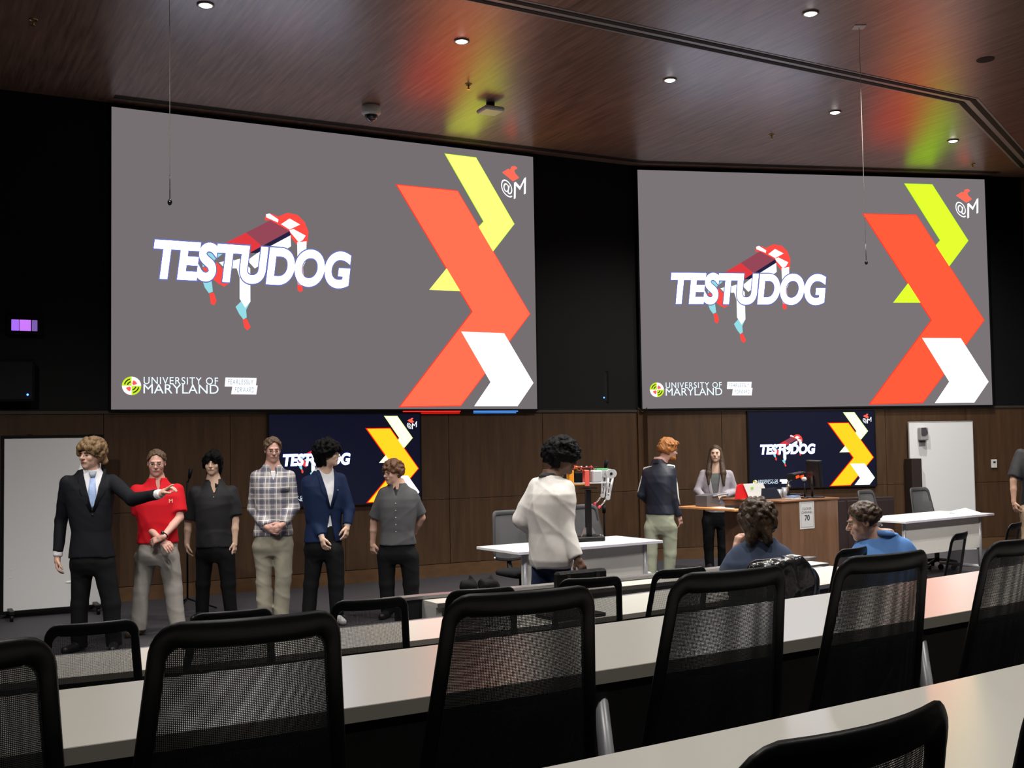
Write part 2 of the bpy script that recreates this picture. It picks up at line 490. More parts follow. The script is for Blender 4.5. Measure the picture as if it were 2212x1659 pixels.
def display(name, label, cat, P, a, t0, z0, W, H, kind, group=None):
    big = kind != 'tv'
    root = empty(name, wallpt(P, a, t0 + W / 2, z0, 0), a, label, cat, group)
    inv = root.matrix_basis.inverted()
    def pt(u, v, d):
        return inv @ Vector(wallpt(P, a, t0 + u * W, z0 + H * (1 - v), d))
    def quad(nm, pts, d, m, lab=None, th=.0015):
        mb = MB().prism([(x, y) for x, y in pts], lambda x, y, e: pt(x, y, d + e), th)
        return fixn(mb.build(nm, m, root, lab))
    dd = .075 if big else .07
    fr = .022 if big else .016
    def barbox(u0, u1, v0, v1, d0, d1):
        mb = MB()
        vs = [pt(u, v, d) for d in (d0, d1) for v in (v0, v1) for u in (u0, u1)]
        return fixn(mb.add(vs, [(0, 2, 3, 1), (4, 5, 7, 6), (0, 1, 5, 4), (2, 6, 7, 3), (0, 4, 6, 2), (1, 3, 7, 5)]).build('frame', SCREENB if big else GLOSSB, root))
    fu, fv = fr / W, fr / H
    barbox(-fu, 0, -fv, 1 + fv, .022, dd + .008); barbox(1, 1 + fu, -fv, 1 + fv, .022, dd + .008)
    barbox(0, 1, -fv, 0, .022, dd + .008); barbox(0, 1, 1, 1 + fv, .022, dd + .008)
    sm = {'left': emat('slide_grey_left', lin((118, 111, 114)), 1.), 'right': emat('slide_grey_right', lin((122, 116, 118)), 1.)}.get(kind)
    if kind == 'tv':
        sm = mat('display_black_glass', (.004, .005, .012), .28, spec=.5, emit=(.003, .004, .014), estr=1.)
    quad('picture_surface', [(0, 0), (1, 0), (1, 1), (0, 1)], .02, sm, th=dd - .02)
    bright = {'left': 1., 'right': .9, 'tv': 1.25}[kind]
    YL = {'left': (1.7, 1.95, .22), 'right': (.80, 1.75, .03), 'tv': (1.6, 1.8, .9)}[kind]
    RD = {'left': (2.0, .17, .085), 'right': (1.9, .11, .045), 'tv': (2.3, .72, .02)}[kind]
    TR = {'left': (2.0, .25, .13), 'right': (1.9, .11, .045), 'tv': (2.3, .72, .02)}[kind]
    y_ = emat('slide_yellow_' + kind, YL); r_ = emat('slide_red_' + kind, RD)
    w_ = emat('slide_white_' + kind, (1.9 * bright,) * 3)
    halo = {'y': emat('slide_green_rim', (.30, .75, .01)), 'r': emat('slide_red_rim', (1.5, .02, .005)), 'w': emat('slide_blue_rim', (.20, .45, 1.0))}  # lens halo colours, drawn as glowing outlines round the bright shapes
    def grow(pts, k):
        cx = sum(p[0] for p in pts) / len(pts); cy = sum(p[1] for p in pts) / len(pts)
        # offset polygon outward by k in slide widths
        n = len(pts); out = []
        q = [(x * W, y * H) for x, y in pts]
        ar = sum(q[i][0] * q[(i + 1) % n][1] - q[(i + 1) % n][0] * q[i][1] for i in range(n))
        sg = 1 if ar > 0 else -1
        for i in range(n):
            p0, p1, p2 = Vector(q[i - 1]), Vector(q[i]), Vector(q[(i + 1) % n])
            d1 = (p1 - p0).normalized(); d2 = (p2 - p1).normalized()
            n1 = Vector((d1.y, -d1.x)) * sg; n2 = Vector((d2.y, -d2.x)) * sg
            b = (n1 + n2).normalized()
            o = p1 + b * k / max(.45, b.dot(n1))
            out.append((o.x / W, min(.998, max(.002, o.y / H))))
        return out
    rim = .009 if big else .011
    D = dd
    if kind != 'right' or True:
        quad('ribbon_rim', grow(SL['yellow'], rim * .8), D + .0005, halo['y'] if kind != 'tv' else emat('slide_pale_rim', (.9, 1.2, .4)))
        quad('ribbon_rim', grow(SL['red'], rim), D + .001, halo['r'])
    quad('yellow_ribbon', SL['yellow'], D + .003, y_)
    quad('yellow_triangle', SL['tri'], D + .003, y_)
    quad('red_ribbon', SL['red'], D + .006, r_)
    quad('white_ribbon', SL['white'], D + .009, w_)
    t_ = emat('slide_title_' + kind, (3.6, 4.0, 5.2))
    # title
    x0, y0 = zl(140, 478); x1, y1 = zl(2068, 905)
    hl = abs(zl(200, 842)[1] - zl(200, 492)[1])
    size = hl * H / .70
    tx0, tx1 = q4(1447.7, 630)[0], q4(1778, 630)[0]
    ty1 = q4(1600, 655)[1]; hcap = (655 - 596) / 496.
    size = hcap * H / .70
    blue = emat('slide_blue_halo_' + kind, (.05, .09, .60) if kind == 'tv' else (.15, .17, .48))
    t = textobj('TESTUDOG', lambda x, y: (x, y), size, .16, .02 * size)
    bx0, bx1 = t.bounds[0], t.bounds[1]
    k = (tx1 - tx0) * W / (bx1 - bx0)
    for d, off, m, nm in ((D + .0068, .070, blue, 'title_glow'), (D + .0085, .042, t_, 'title_text')):
        textobj('TESTUDOG', lambda x, y: pt(tx0 + (x - bx0) * k / W, ty1 - y / H, d), size, .16, off * size).build(nm, m, root)
    cols = {'a': lin((226, 60, 66)), 'b': lin((150, 72, 88)), 'c': lin((38, 34, 66)), 'w': (1.05, 1.15, 1.2), 'r': (1.0, .075, .06), 'p': lin((190, 160, 190)), 'c2': lin((150, 222, 232))}
    for nm, c, pts in ROBOT:
        z = dict(a=.0050, b=.0050, c=.0054, w=.0062, r=.0058, p=.0066, c2=.0060)[c]
        quad('robot_' + nm, [zl(*p) for p in pts], D + z, emat('robot_pic_' + c, tuple(cols[c])), th=.0004)
    # letters S T again in front of the robot, tinted like the photo
    for ch, cnum in (('TES', 2), ('TESTU', 4)):
        pass
    # robotics mark
    def mk(x, y): return zr(x, y)
    red2 = emat('mark_red', (1.8, .16, .10))
    quad('mark_r', [mk(*p) for p in ((1592, 143), (1632, 118), (1642, 124), (1652, 102), (1672, 98), (1688, 110), (1668, 124), (1674, 142), (1700, 168), (1662, 192))], D + .004, red2)
    wt = emat('mark_white', (1.35, 1.45, 1.5))
    for ch, x0, x1, ya, yb, sk in (('@', 1588, 1660, 168, 262, .62), ('M', 1669, 1744, 200, 300, -.52)):
        tt = textobj(ch, lambda x, y: (x, y), 1., 0, 0)
        b = tt.bounds
        def f2(x, y, b=b, x0=x0, x1=x1, ya=ya, yb=yb, sk=sk):
            fx = (x - b[0]) / (b[1] - b[0]); fy = (y - b[2]) / (b[3] - b[2])
            X = x0 + fx * (x1 - x0)
            Y = yb - fy * (yb - ya) + sk * (X - x0)
            u, v = mk(X, Y)
            return pt(u, v, D + .004)
        textobj(ch, f2, 1., 0, 0).build('mark_letter', wt, root)
    # university lock-up
    bl = emat('lockup_white', (.95, 1.15, 1.3))
    def line(txt, px0, px1, pyb, cap, bold=.0, nm='lockup_text', m=bl, sh=0., d=D + .004, sp=1.):
        s = cap / 496. * H / .70
        tt = textobj(txt, lambda x, y: (x, y), s, sh, bold * s, space=sp)
        u0, v0 = q4(px0, pyb); u1, _ = q4(px1, pyb)
        k = (u1 - u0) * W / (tt.bounds[1] - tt.bounds[0])
        b0 = tt.bounds[0]
        textobj(txt, lambda x, y: pt(u0 + (x - b0) * k / W, v0 - y / H, d), s, sh, bold * s, space=sp).build(nm, m, root)
    line('UNIVERSITY OF', 1434.5, 1555, 839, 12, 0, sp=1.15)
    line('MARYLAND', 1434.5, 1556, 855, 15.5, 0)
    # serif feet for the second line
    pf = emat('plate_white', (1.35, 1.4, 1.45))
    quad('slogan_plate', [q4(*p) for p in ((1567, 825.5), (1619, 825.5), (1618, 841), (1566, 841))], D + .003, pf)
    quad('slogan_plate', [q4(*p) for p in ((1579, 838.5), (1621, 838.5), (1619, 854.5), (1577, 854.5))], D + .0035, pf)
    dk = emat('slogan_ink', lin((120, 140, 165)))
    line('FEARLESSLY', 1571, 1614, 837, 8.0, 0, 'slogan_text', dk, .15, D + .006, 1.2)
    line('FORWARD', 1583, 1615, 851, 8.6, .0, 'slogan_text', dk, .15, D + .006, 1.2)
    cu, cv = q4(1415.5, 842.5); rr = 15.2 / 496. * H
    def disc(a0, a1, r0, d, nm, m, n=20, r1=0.):
        ps = [(cu + math.cos(R(a0 + (a1 - a0) * i / n)) * r0 / W, cv - math.sin(R(a0 + (a1 - a0) * i / n)) * r0 / H) for i in range(n + 1)]
        if r1: ps += [(cu + math.cos(R(a1 - (a1 - a0) * i / n)) * r1 / W, cv - math.sin(R(a1 - (a1 - a0) * i / n)) * r1 / H) for i in range(n + 1)]
        elif abs(a1 - a0) < 359: ps.append((cu, cv))
        else: ps = ps[:-1]
        quad(nm, ps, d, m, th=.0004)
    disc(0, 360, rr, D + .003, 'emblem_disc', emat('emblem_white', (1.1, 1.05, 1.1)))
    yq = emat('emblem_yellow', (.62, .85, .03)); dq = emat('emblem_dark', (.03, .05, .01)); rq = emat('emblem_red', (1.2, .12, .10))
    for a0 in (90, 270):
        disc(a0, a0 + 90, rr, D + .0036, 'emblem_quarter', yq)
        for j in (.42, .72): disc(a0 + 12, a0 + 78, rr * (j + .08), D + .0042, 'emblem_bar', dq, 8, rr * (j - .05))
        b = a0 - 90
        for rr1 in (.35,):
            disc(b + 20, b + 75, rr * .62, D + .0042, 'emblem_cross', rq, 8, rr * .2)
    return root

display('projection_screen', 'wide projection screen on the left wall showing a slide on grey, with coloured ribbons', 'screen', PL, LA, 0, SZ0, RSW, RSH, 'left')
display('projection_screen', 'wide projection screen on the right wall showing the same grey slide', 'screen', PR, RA, 0, SZ0, RSW, RSH, 'right')
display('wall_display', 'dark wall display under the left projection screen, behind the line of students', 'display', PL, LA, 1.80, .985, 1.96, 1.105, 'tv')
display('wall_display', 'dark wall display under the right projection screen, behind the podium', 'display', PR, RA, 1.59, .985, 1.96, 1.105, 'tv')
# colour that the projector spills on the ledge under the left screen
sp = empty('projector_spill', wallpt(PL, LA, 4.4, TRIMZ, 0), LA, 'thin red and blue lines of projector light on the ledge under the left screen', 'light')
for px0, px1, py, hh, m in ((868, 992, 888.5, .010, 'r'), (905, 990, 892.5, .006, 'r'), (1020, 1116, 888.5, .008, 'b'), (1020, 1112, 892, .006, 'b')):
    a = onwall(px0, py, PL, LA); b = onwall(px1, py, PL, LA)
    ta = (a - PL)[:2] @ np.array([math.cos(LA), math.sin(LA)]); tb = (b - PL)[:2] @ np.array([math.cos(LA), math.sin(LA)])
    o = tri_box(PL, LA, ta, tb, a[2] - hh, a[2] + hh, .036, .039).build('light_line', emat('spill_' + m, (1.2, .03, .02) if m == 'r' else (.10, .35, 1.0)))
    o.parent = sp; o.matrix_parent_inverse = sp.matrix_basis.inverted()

# ================================================================== SIGNED-DISTANCE MODELLER
def axis_nodes(lo, hi, h, fine, hf):
    """1-D grid nodes, finer inside the given intervals"""
    out = [lo]
    x = lo
    while x < hi:
        st = h
        for a, b in fine:
            if a - hf <= x <= b: st = hf
            elif x < a < x + h: st = max(hf, min(h, a - x))
        x += st
        out.append(x)
    return np.array(out, dtype=np.float32)

class SDF:
    def __init__(s):
        s.p = []; s.fx = []; s.fy = []; s.fz = []; s.disp = None
    def fine(s, c, r):
        r = r if hasattr(r, '__len__') else (r, r, r)
        s.fx.append((c[0] - r[0], c[0] + r[0])); s.fy.append((c[1] - r[1], c[1] + r[1])); s.fz.append((c[2] - r[2], c[2] + r[2]))
    def add(s, fn, lo, hi, k=.02, mode='add'):
        s.p.append((fn, np.array(lo, float), np.array(hi, float), k, mode)); return s
    def ell(s, c, r, M=None, k=.02, mode='add'):
        c = np.array(c, float); r = np.array(r if hasattr(r, '__len__') else (r,) * 3, float)
        m = float(max(r))
        def fn(X, Y, Z):
            x, y, z = X - c[0], Y - c[1], Z - c[2]
            if M is not None: x, y, z = (M[0][0] * x + M[0][1] * y + M[0][2] * z, M[1][0] * x + M[1][1] * y + M[1][2] * z, M[2][0] * x + M[2][1] * y + M[2][2] * z)
            k0 = np.sqrt((x / r[0]) ** 2 + (y / r[1]) ** 2 + (z / r[2]) ** 2)
            k1 = np.sqrt((x / r[0] ** 2) ** 2 + (y / r[1] ** 2) ** 2 + (z / r[2] ** 2) ** 2) + 1e-6
            return k0 * (k0 - 1) / k1
        return s.add(fn, c - m, c + m, k, mode)
    def cap(s, a, b, ra, rb=None, k=.015, mode='add', sq=1., sqd=None):
        """tapered capsule; sq squashes it along the direction sqd"""
        a = np.array(a, float); b = np.array(b, float); rb = ra if rb is None else rb
        d = b - a; L2 = float(d @ d) + 1e-9
        e = None if sqd is None else np.array(sqd, float) / np.linalg.norm(sqd)
        def fn(X, Y, Z):
            t = np.clip(((X - a[0]) * d[0] + (Y - a[1]) * d[1] + (Z - a[2]) * d[2]) / L2, 0, 1)
            x, y, z = X - a[0] - t * d[0], Y - a[1] - t * d[1], Z - a[2] - t * d[2]
            if e is not None:
                q = (x * e[0] + y * e[1] + z * e[2]) * (1 / sq - 1)
                x, y, z = x + q * e[0], y + q * e[1], z + q * e[2]
            return np.sqrt(x * x + y * y + z * z) - (ra + (rb - ra) * t)
        m = max(ra, rb)
        return s.add(fn, np.minimum(a, b) - m, np.maximum(a, b) + m, k, mode)
    def loft(s, secs, o, yaw, k=.02, mode='add', p=2.3):
        """stacked elliptic sections (z, cx, cy, rx, ry) around o, turned by yaw"""
        S = np.array(secs, float); zs = S[:, 0]
        ca, sa = math.cos(yaw), math.sin(yaw)
        mx = float(np.max(np.abs(S[:, 1:3])) + np.max(S[:, 3:5]))
        def fn(X, Y, Z):
            z1 = np.clip(Z, zs[0], zs[-1]).astype(float)
            cx, cy, rx, ry = [np.interp(z1, zs, S[:, i]) for i in (1, 2, 3, 4)]
            x0, y0 = X - o[0], Y - o[1]
            x = ca * x0 + sa * y0 - cx; y = -sa * x0 + ca * y0 - cy
            q = (np.abs(x / rx) ** p + np.abs(y / ry) ** p) ** (1 / p)
            d = (q - 1) * np.minimum(rx, ry)
            dz = np.maximum(zs[0] - Z, Z - zs[-1])
            return np.maximum(d, dz)
        return s.add(fn, (o[0] - mx, o[1] - mx, zs[0]), (o[0] + mx, o[1] + mx, zs[-1]), k, mode)
    def clip(s, fn): return s.add(fn, (-9, -9, -9), (9, 9, 9), 0, 'clip')
    def build(s, name, m, h=.012, hf=.005, parent=None, noise=None, pad=.03):
        A = [q for q in s.p if q[4] == 'add']
        lo = np.min([q[1] for q in A], 0) - pad; hi = np.max([q[2] for q in A], 0) + pad
        xs = axis_nodes(lo[0], hi[0], h, s.fx, hf); ys = axis_nodes(lo[1], hi[1], h, s.fy, hf); zs = axis_nodes(lo[2], hi[2], h, s.fz, hf)
        D = np.full((len(xs), len(ys), len(zs)), .5, dtype=np.float32)
        for fn, a, b, k, mode in s.p:
            ex = .035 + k
            i0, i1 = np.searchsorted(xs, (a[0] - ex, b[0] + ex)); j0, j1 = np.searchsorted(ys, (a[1] - ex, b[1] + ex)); k0, k1 = np.searchsorted(zs, (a[2] - ex, b[2] + ex))
            if i1 <= i0 or j1 <= j0 or k1 <= k0: continue
            d = fn(xs[i0:i1, None, None], ys[None, j0:j1, None], zs[None, None, k0:k1]).astype(np.float32)
            B = D[i0:i1, j0:j1, k0:k1]
            if mode == 'add':
                if k > 0:
                    hh = np.maximum(k - np.abs(B - d), 0) / k
                    D[i0:i1, j0:j1, k0:k1] = np.minimum(B, d) - hh * hh * k * .25
                else: D[i0:i1, j0:j1, k0:k1] = np.minimum(B, d)
            elif mode == 'sub':
                if k > 0:
                    hh = np.maximum(k - np.abs(B + d), 0) / k
                    D[i0:i1, j0:j1, k0:k1] = np.maximum(B, -d) + hh * hh * k * .25
                else: D[i0:i1, j0:j1, k0:k1] = np.maximum(B, -d)
            else: D[i0:i1, j0:j1, k0:k1] = np.maximum(B, d)
        if noise is not None: D += noise(xs[:, None, None], ys[None, :, None], zs[None, None, :]).astype(np.float32)
        v, f = nets(D, xs, ys, zs)
        me = bpy.data.meshes.new(name)
        me.vertices.add(len(v)); me.vertices.foreach_set('co', v.astype(np.float32).ravel())
        me.loops.add(len(f) * 4); me.loops.foreach_set('vertex_index', f.astype(np.int32).ravel())
        me.polygons.add(len(f)); me.polygons.foreach_set('loop_start', np.arange(0, len(f) * 4, 4, dtype=np.int32))
        me.polygons.foreach_set('loop_total', np.full(len(f), 4, dtype=np.int32))
        me.polygons.foreach_set('use_smooth', np.ones(len(f), dtype=bool))
        me.update(calc_edges=True); me.validate()
        me.materials.append(m)
        o = bpy.data.objects.new(name, me); COL.objects.link(o)
        if parent: o.parent = parent
        return o

def nets(D, xs, ys, zs):
    """surface nets on a rectilinear grid"""
    I = D < 0
    nx, ny, nz = D.shape
    cnt = np.zeros((nx - 1, ny - 1, nz - 1), np.int8)
    for a in (0, 1):
        for b in (0, 1):
            for c in (0, 1):
                cnt += I[a:nx - 1 + a, b:ny - 1 + b, c:nz - 1 + c]
    cells = np.argwhere((cnt > 0) & (cnt < 8))
    idx = np.full(cnt.shape, -1, np.int32); idx[tuple(cells.T)] = np.arange(len(cells))
    ci, cj, ck = cells.T
    P = np.zeros((len(cells), 3)); N = np.zeros(len(cells))
    ax = (xs, ys, zs)
    corners = [(a, b, c) for a in (0, 1) for b in (0, 1) for c in (0, 1)]
    for c0 in corners:
        for d in range(3):
            if c0[d]: continue
            c1 = list(c0); c1[d] = 1
            v0 = D[ci + c0[0], cj + c0[1], ck + c0[2]]; v1 = D[ci + c1[0], cj + c1[1], ck + c1[2]]
            m = (v0 < 0) != (v1 < 0)
            t = np.where(m, v0 / np.where(m, v0 - v1, 1), 0)
            p0 = np.stack([xs[ci + c0[0]], ys[cj + c0[1]], zs[ck + c0[2]]], 1).astype(float)
            p1 = np.stack([xs[ci + c1[0]], ys[cj + c1[1]], zs[ck + c1[2]]], 1)
            P += np.where(m[:, None], p0 + (p1 - p0) * t[:, None], 0); N += m
    P /= N[:, None]
    F = []
    for d in range(3):
        sl0 = [slice(None)] * 3; sl1 = [slice(None)] * 3
        sl0[d] = slice(0, -1); sl1[d] = slice(1, None)
        ch = I[tuple(sl0)] != I[tuple(sl1)]
        E = np.argwhere(ch)
        o1, o2 = [(1, 2), (2, 0), (0, 1)][d]
        ok = (E[:, o1] > 0) & (E[:, o2] > 0) & (E[:, o1] < D.shape[o1] - 1) & (E[:, o2] < D.shape[o2] - 1)
        E = E[ok]
        flip = I[tuple(E.T)]
        q = []
        for a, b in ((-1, -1), (0, -1), (0, 0), (-1, 0)):
            c = E.copy(); c[:, o1] += a; c[:, o2] += b
            q.append(idx[tuple(c.T)])
        q = np.stack(q, 1)
        q = np.where(flip[:, None], q, q[:, ::-1])
        F.append(q)
    F = np.concatenate(F)
    F = F[(F >= 0).all(1)]
    return P, F

def wrinkle(seed, amp=.004, fx=22, fz=13):
    rg = np.random.RandomState(seed)
    T = [(rg.uniform(-1, 1, 3) * (fx, fx, fz), rg.uniform(0, 6.28), rg.uniform(.4, 1)) for _ in range(7)]
    def fn(X, Y, Z):
        out = 0
        for k, ph, a in T: out = out + a * np.sin(k[0] * X + k[1] * Y + k[2] * Z + ph + .6 * np.sin(9 * Z + ph + 5 * X))
        rd = 0
        for k, ph, a in T[:4]: rd = rd + a * (1 - np.abs(np.sin(.5 * (k[0] * X + k[1] * Y + 1.5 * k[2] * Z) + ph + .8 * np.sin(6 * Z + 7 * X + ph)))) ** 4
        return out * amp / 3.2 - rd * amp * .75
    return fn

# ================================================================== CEILING FIXTURES
trimw = mat('downlight_trim', (.32, .30, .27), .35, .3)
lampm = emat('downlight_lens', (14, 13.2, 12.6))
for i, (x, y, wt, lab) in enumerate(LAMPS):
    r = empty('downlight', (x, y, CEIL), 0, lab, 'lamp', 'recessed ceiling downlights')
    ring = MB()
    n = 28
    vs = []
    for rr, z in ((.075, 0), (.078, -.010), (.060, -.012), (.054, -.002)):
        vs += [(rr * math.cos(2 * PI * k / n), rr * math.sin(2 * PI * k / n), z) for k in range(n)]
    fs = [(a * n + k, a * n + (k + 1) % n, ((a + 1) % 4) * n + (k + 1) % n, ((a + 1) % 4) * n + k) for a in range(4) for k in range(n)]
    ring.add(vs, fs, True); fixn(ring.build('trim_ring', trimw, r))
    MB().sphere((0, 0, -.004), (.053, .053, .022), 24, 8).build('lens', lampm, r)
# unlit one and the sprinkler heads
r = empty('unlit_downlight', (5.02, 11.72, CEIL), 0, 'dark unlit round downlight opening at the top right of the ceiling', 'lamp')
MB().cyl((0, 0, -.006), (0, 0, 0), .085, 28).build('opening', GROOVE, r)
MB().tube([(math.cos(a * PI / 12) * .088, math.sin(a * PI / 12) * .088, -.004) for a in range(25)], .004, 6).build('trim_ring', mat('brown_trim', (.05, .03, .02), .5), r)
for px, py, lab in ((1012, 182, 'small brass fire sprinkler above the square ceiling box'), (1667, 291, 'small sprinkler head in the ceiling above the right screen'), (72, 42, 'small curved sprinkler ring at the top left corner of the ceiling'), (2101, 354, 'tiny sprinkler near the right end of the ceiling')):
    p = onz(px, py, CEIL)
    r = empty('fire_sprinkler', (p[0], p[1], CEIL), 0, lab, 'sprinkler', 'ceiling fire sprinklers')
    MB().tube([(math.cos(a * PI / 10) * .035, math.sin(a * PI / 10) * .035, -.003) for a in range(21)], .005, 6).build('escutcheon', mat('brass', (.6, .45, .2), .3, 1.), r)
    MB().cyl((0, 0, -.055), (0, 0, 0), .009, 10).cyl((0, 0, -.058), (0, 0, -.053), .02, 12).build('sprinkler_head', MATS['brass'], r)
WHITEP = mat('white_plastic', (.62, .62, .60), .4)
r = empty('dome_camera', (-1.59, 13.02, CEIL), 0, 'white dome security camera hanging under the ceiling above the left screen', 'camera')
MB().tube([(0, 0, 0), (0, 0, -.02), (0, 0, -.09), (0, 0, -.115)], [.095, .112, .112, .085], 28).build('housing', WHITEP, r)
MB().sphere((0, 0, -.11), (.078, .078, .085), 24, 14).build('dome', mat('smoked_dome', (.03, .03, .035), .08, spec=.8, coat=.5), r)
r = empty('wireless_access_point', (-.2, 13.0, CEIL), R(28), 'flat white square box hanging just under the ceiling beside the dome camera', 'access point')
MB().box((0, 0, -.085), (.25, .25, .05), bev=.015).build('housing', WHITEP, r)
MB().cyl((0, 0, -.06), (0, 0, 0), .05, 16).build('mount', DARKM, r)
# hanging microphones
zc = ony(1878, 567, 10.71)[2]
for (X, Y, lab) in ((3.385, 10.71, 'tiny microphone hanging on a thin wire from the ceiling in front of the right screen'), (None, None, 'tiny microphone hanging on a long pale wire in front of the left screen')):
    if X is None:
        d = ray(367, 437); t = (zc - EYE) / d[2]; X, Y = d[0] * t, d[1] * t
    r = empty('hanging_microphone', (X, Y, CEIL), 0, lab, 'microphone', 'hanging ceiling microphones')
    MB().box((0, 0, -.003), (.115, .115, .006), bev=.002).build('ceiling_plate', WHITEP, r)
    MB().tube([(0, 0, 0), (0, 0, zc - CEIL + .16)], .0028, 6).build('wire', mat('pale_wire', (.5, .48, .42), .35, .3), r)
    MB().tube([(0, 0, zc - CEIL + .18), (0, 0, zc - CEIL)], .0032, 6).build('stem', DARKM, r)
    MB().sphere((0, 0, zc - CEIL), (.016, .016, .022), 12, 8).build('capsule', GLOSSB, r)

# black boxes beside the screens; violet reflections are glowing patches on made-up housings
VIO = emat('violet_light', (.42, .16, 1.0)); VIO2 = emat('violet_light_pink', (.62, .20, 1.0)); VIO3 = emat('violet_light_dim', (.20, .11, .42))
for P, a, t0, patches, lab, side in ((PL, LA, -1.08, [(.05, .125, VIO), (.13, .245, VIO2), (.255, .31, VIO3)], 'black wall fixture with three violet lit windows left of the left screen', 0),
                                  (PR, RA, -.86, [(.055, .125, VIO2), (.13, .205, VIO)], 'black wall fixture with two violet lit windows between the screens', 1)):
    r = empty('wall_light_fixture', wallpt(P, a, t0 + .18, 3.07, 0), a, lab, 'light fixture', 'violet lit wall fixtures')
    MB().box((0, -.05, 0), (.36, .10, .22), bev=.008).build('housing', SCREENB, r)
    for x0, x1, m in patches:
        MB().box(((x0 + x1) / 2 - .18, -.103, -.005), (x1 - x0, .008, .12), bev=.003).build('lit_window', m, r)
for P, a, t0, lab in ((PL, LA, -1.41, 'black wall loudspeaker with a blue indicator left of the left screen'), (PR, RA, -1.13, 'black wall loudspeaker with a blue indicator and grey edge between the screens')):
    r = empty('wall_loudspeaker', wallpt(P, a, t0 + .31, 2.46, 0), a, lab, 'loudspeaker', 'black wall loudspeakers')
    MB().box((0, -.10, 0), (.60, .20, .46), bev=.01).build('cabinet', SCREENB, r)
    MB().box((0, -.203, 0), (.54, .008, .40), bev=.003).build('grille', mat('speaker_grille', (.006, .006, .007), .8, bump=.5, bscale=300), r)
    MB().box((-.305, -.19, 0), (.008, .02, .40)).build('edge_strip', mat('grey_edge', (.035, .045, .05), .5), r)
    MB().sphere((.225, -.21, -.15), .011, 12, 8).build('indicator', emat('blue_indicator', (.3, 1.1, 6.0)), r)

# ================================================================== TIERED SEATING
AR = R(32)
U2 = np.array([math.cos(AR), math.sin(AR)]); N2 = np.array([-math.sin(AR), math.cos(AR)])
def sq(s, q, z=0.):
    p = U2 * s + N2 * q
    return (p[0], p[1], z)
ROWS = {   # near edge q(s) = a s2 + b s + c ; depth ; floor height
    'A': (.0145, -.0207, 1.205, .61, .40, -2.2, 6.6),
    'B': (.018, -.058, 2.51, .60, .40, -2.2, 7.4),
    'C': (.028, -.168, 5.46, .58, .0, -2.2, 6.72),
    'D': (.0277, -.2785, 6.917, .20, .0, 3.36, 6.86),
}
def qn(row, s): a, b, c = ROWS[row][:3]; return a * s * s + b * s + c
def slope(row, s): a, b, c = ROWS[row][:3]; return math.atan(2 * a * s + b)
# raised platform of the two nearer rows
n = 16
poly = [sq(-9 + 20 * i / n, .010 * (-9 + 20 * i / n) ** 2 - .04 * (-9 + 20 * i / n) + 3.55)[:2] for i in range(n + 1)]
poly += [(10.2, -6.3), (-8.9, -6.3)]
pl = fixn(MB().prism(poly, lambda x, y, d: (x, y, .001 + d), .399).build('floor_platform', TIERC)); tag(pl, kind='structure')
tag(fixn(MB().prism([sq(-9 + 20 * i / n, .010 * (-9 + 20 * i / n) ** 2 - .04 * (-9 + 20 * i / n) + 3.50)[:2] for i in range(n + 1)] + [sq(11 - 20 * i / n, .010 * (11 - 20 * i / n) ** 2 - .04 * (11 - 20 * i / n) + 3.56)[:2] for i in range(n + 1)], lambda x, y, d: (x, y, .385 + d), .02).build('trim_5', DARKM)), kind='structure')

def desk_row(key, name, label, top_m=LAM, legs=(), trough=False, panel=False):
    a, b, c, dep, fz, s0, s1 = ROWS[key]
    root = empty(name, (0, 0, fz), 0, label, 'desk')
    n = 28
    S = [s0 + (s1 - s0) * i / n for i in range(n + 1)]
    zt = .74; th = .036 if key in 'AB' else .028
    def band(q0, q1, z0, z1, m, nm, S=S):
        poly = [sq(s, qn(key, s) + q0)[:2] for s in S] + [sq(s, qn(key, s) + q1)[:2] for s in reversed(S)]
        k = len(S)
        mb = MB()
        vs = [(x, y, z0) for x, y in poly] + [(x, y, z1) for x, y in poly]
        fs = []
        for i in range(k - 1):
            j = 2 * k - 1 - i
            fs += [(i, i + 1, j - 1, j), (i + 2 * k, i + 1 + 2 * k, j - 1 + 2 * k, j + 2 * k)]
        for i in range(2 * k):
            j = (i + 1) % (2 * k)
            fs.append((i, j, j + 2 * k, i + 2 * k))
        return fixn(mb.add(vs, fs).build(nm, m, root))
    band(.003, dep, zt - th, zt, top_m, 'desktop')
    band(0, .003, zt - th, zt - .001, LAMEDGE, 'edge_band')
    if trough: band(dep, dep + .10, zt - .05, zt - .012, mat('grey_trough', (.20, .20, .22), .4, .3), 'cable_trough')
    if panel: band(dep - .10, dep - .08, .30, zt - th, MODEST, 'modesty_panel')
    for s in legs:
        q = qn(key, s); sl = slope(key, s)
        lg = MB()
        lg.tube([sq(s, q + .045, zt - th - .03), sq(s + .03, q - .02, .04)], [.021, .025], 14)
        lg.build('leg', LEGM, root)
        MB().tube([sq(s - .02, q + .10, zt - th - .03), sq(s - .03, q + .42, .03)], [.020, .022], 12).build('leg', LEGM, root)
        MB().tube([sq(s, q + .06, .025), sq(s, q + dep - .06, .025)], .024, 10).build('foot_rail', LEGM, root)
    band(.10, .16, zt - th - .05, zt - th, DARKM, 'support_beam')
    return root
desk_row('A', 'desk', 'nearest long cream-white desk crossing the bottom right corner', legs=(2.8, 4.6))
desk_row('B', 'desk', 'long white desk in the second row, behind the nearest desk, with large chairs at it', legs=(-.6, 1.83, 3.2, 4.6), panel=True)
desk_row('C', 'desk', 'long white desk in the third row, where the two seated students sit', legs=(-.4, 1.3, 3.1, 4.9, 6.4), trough=True, panel=True)

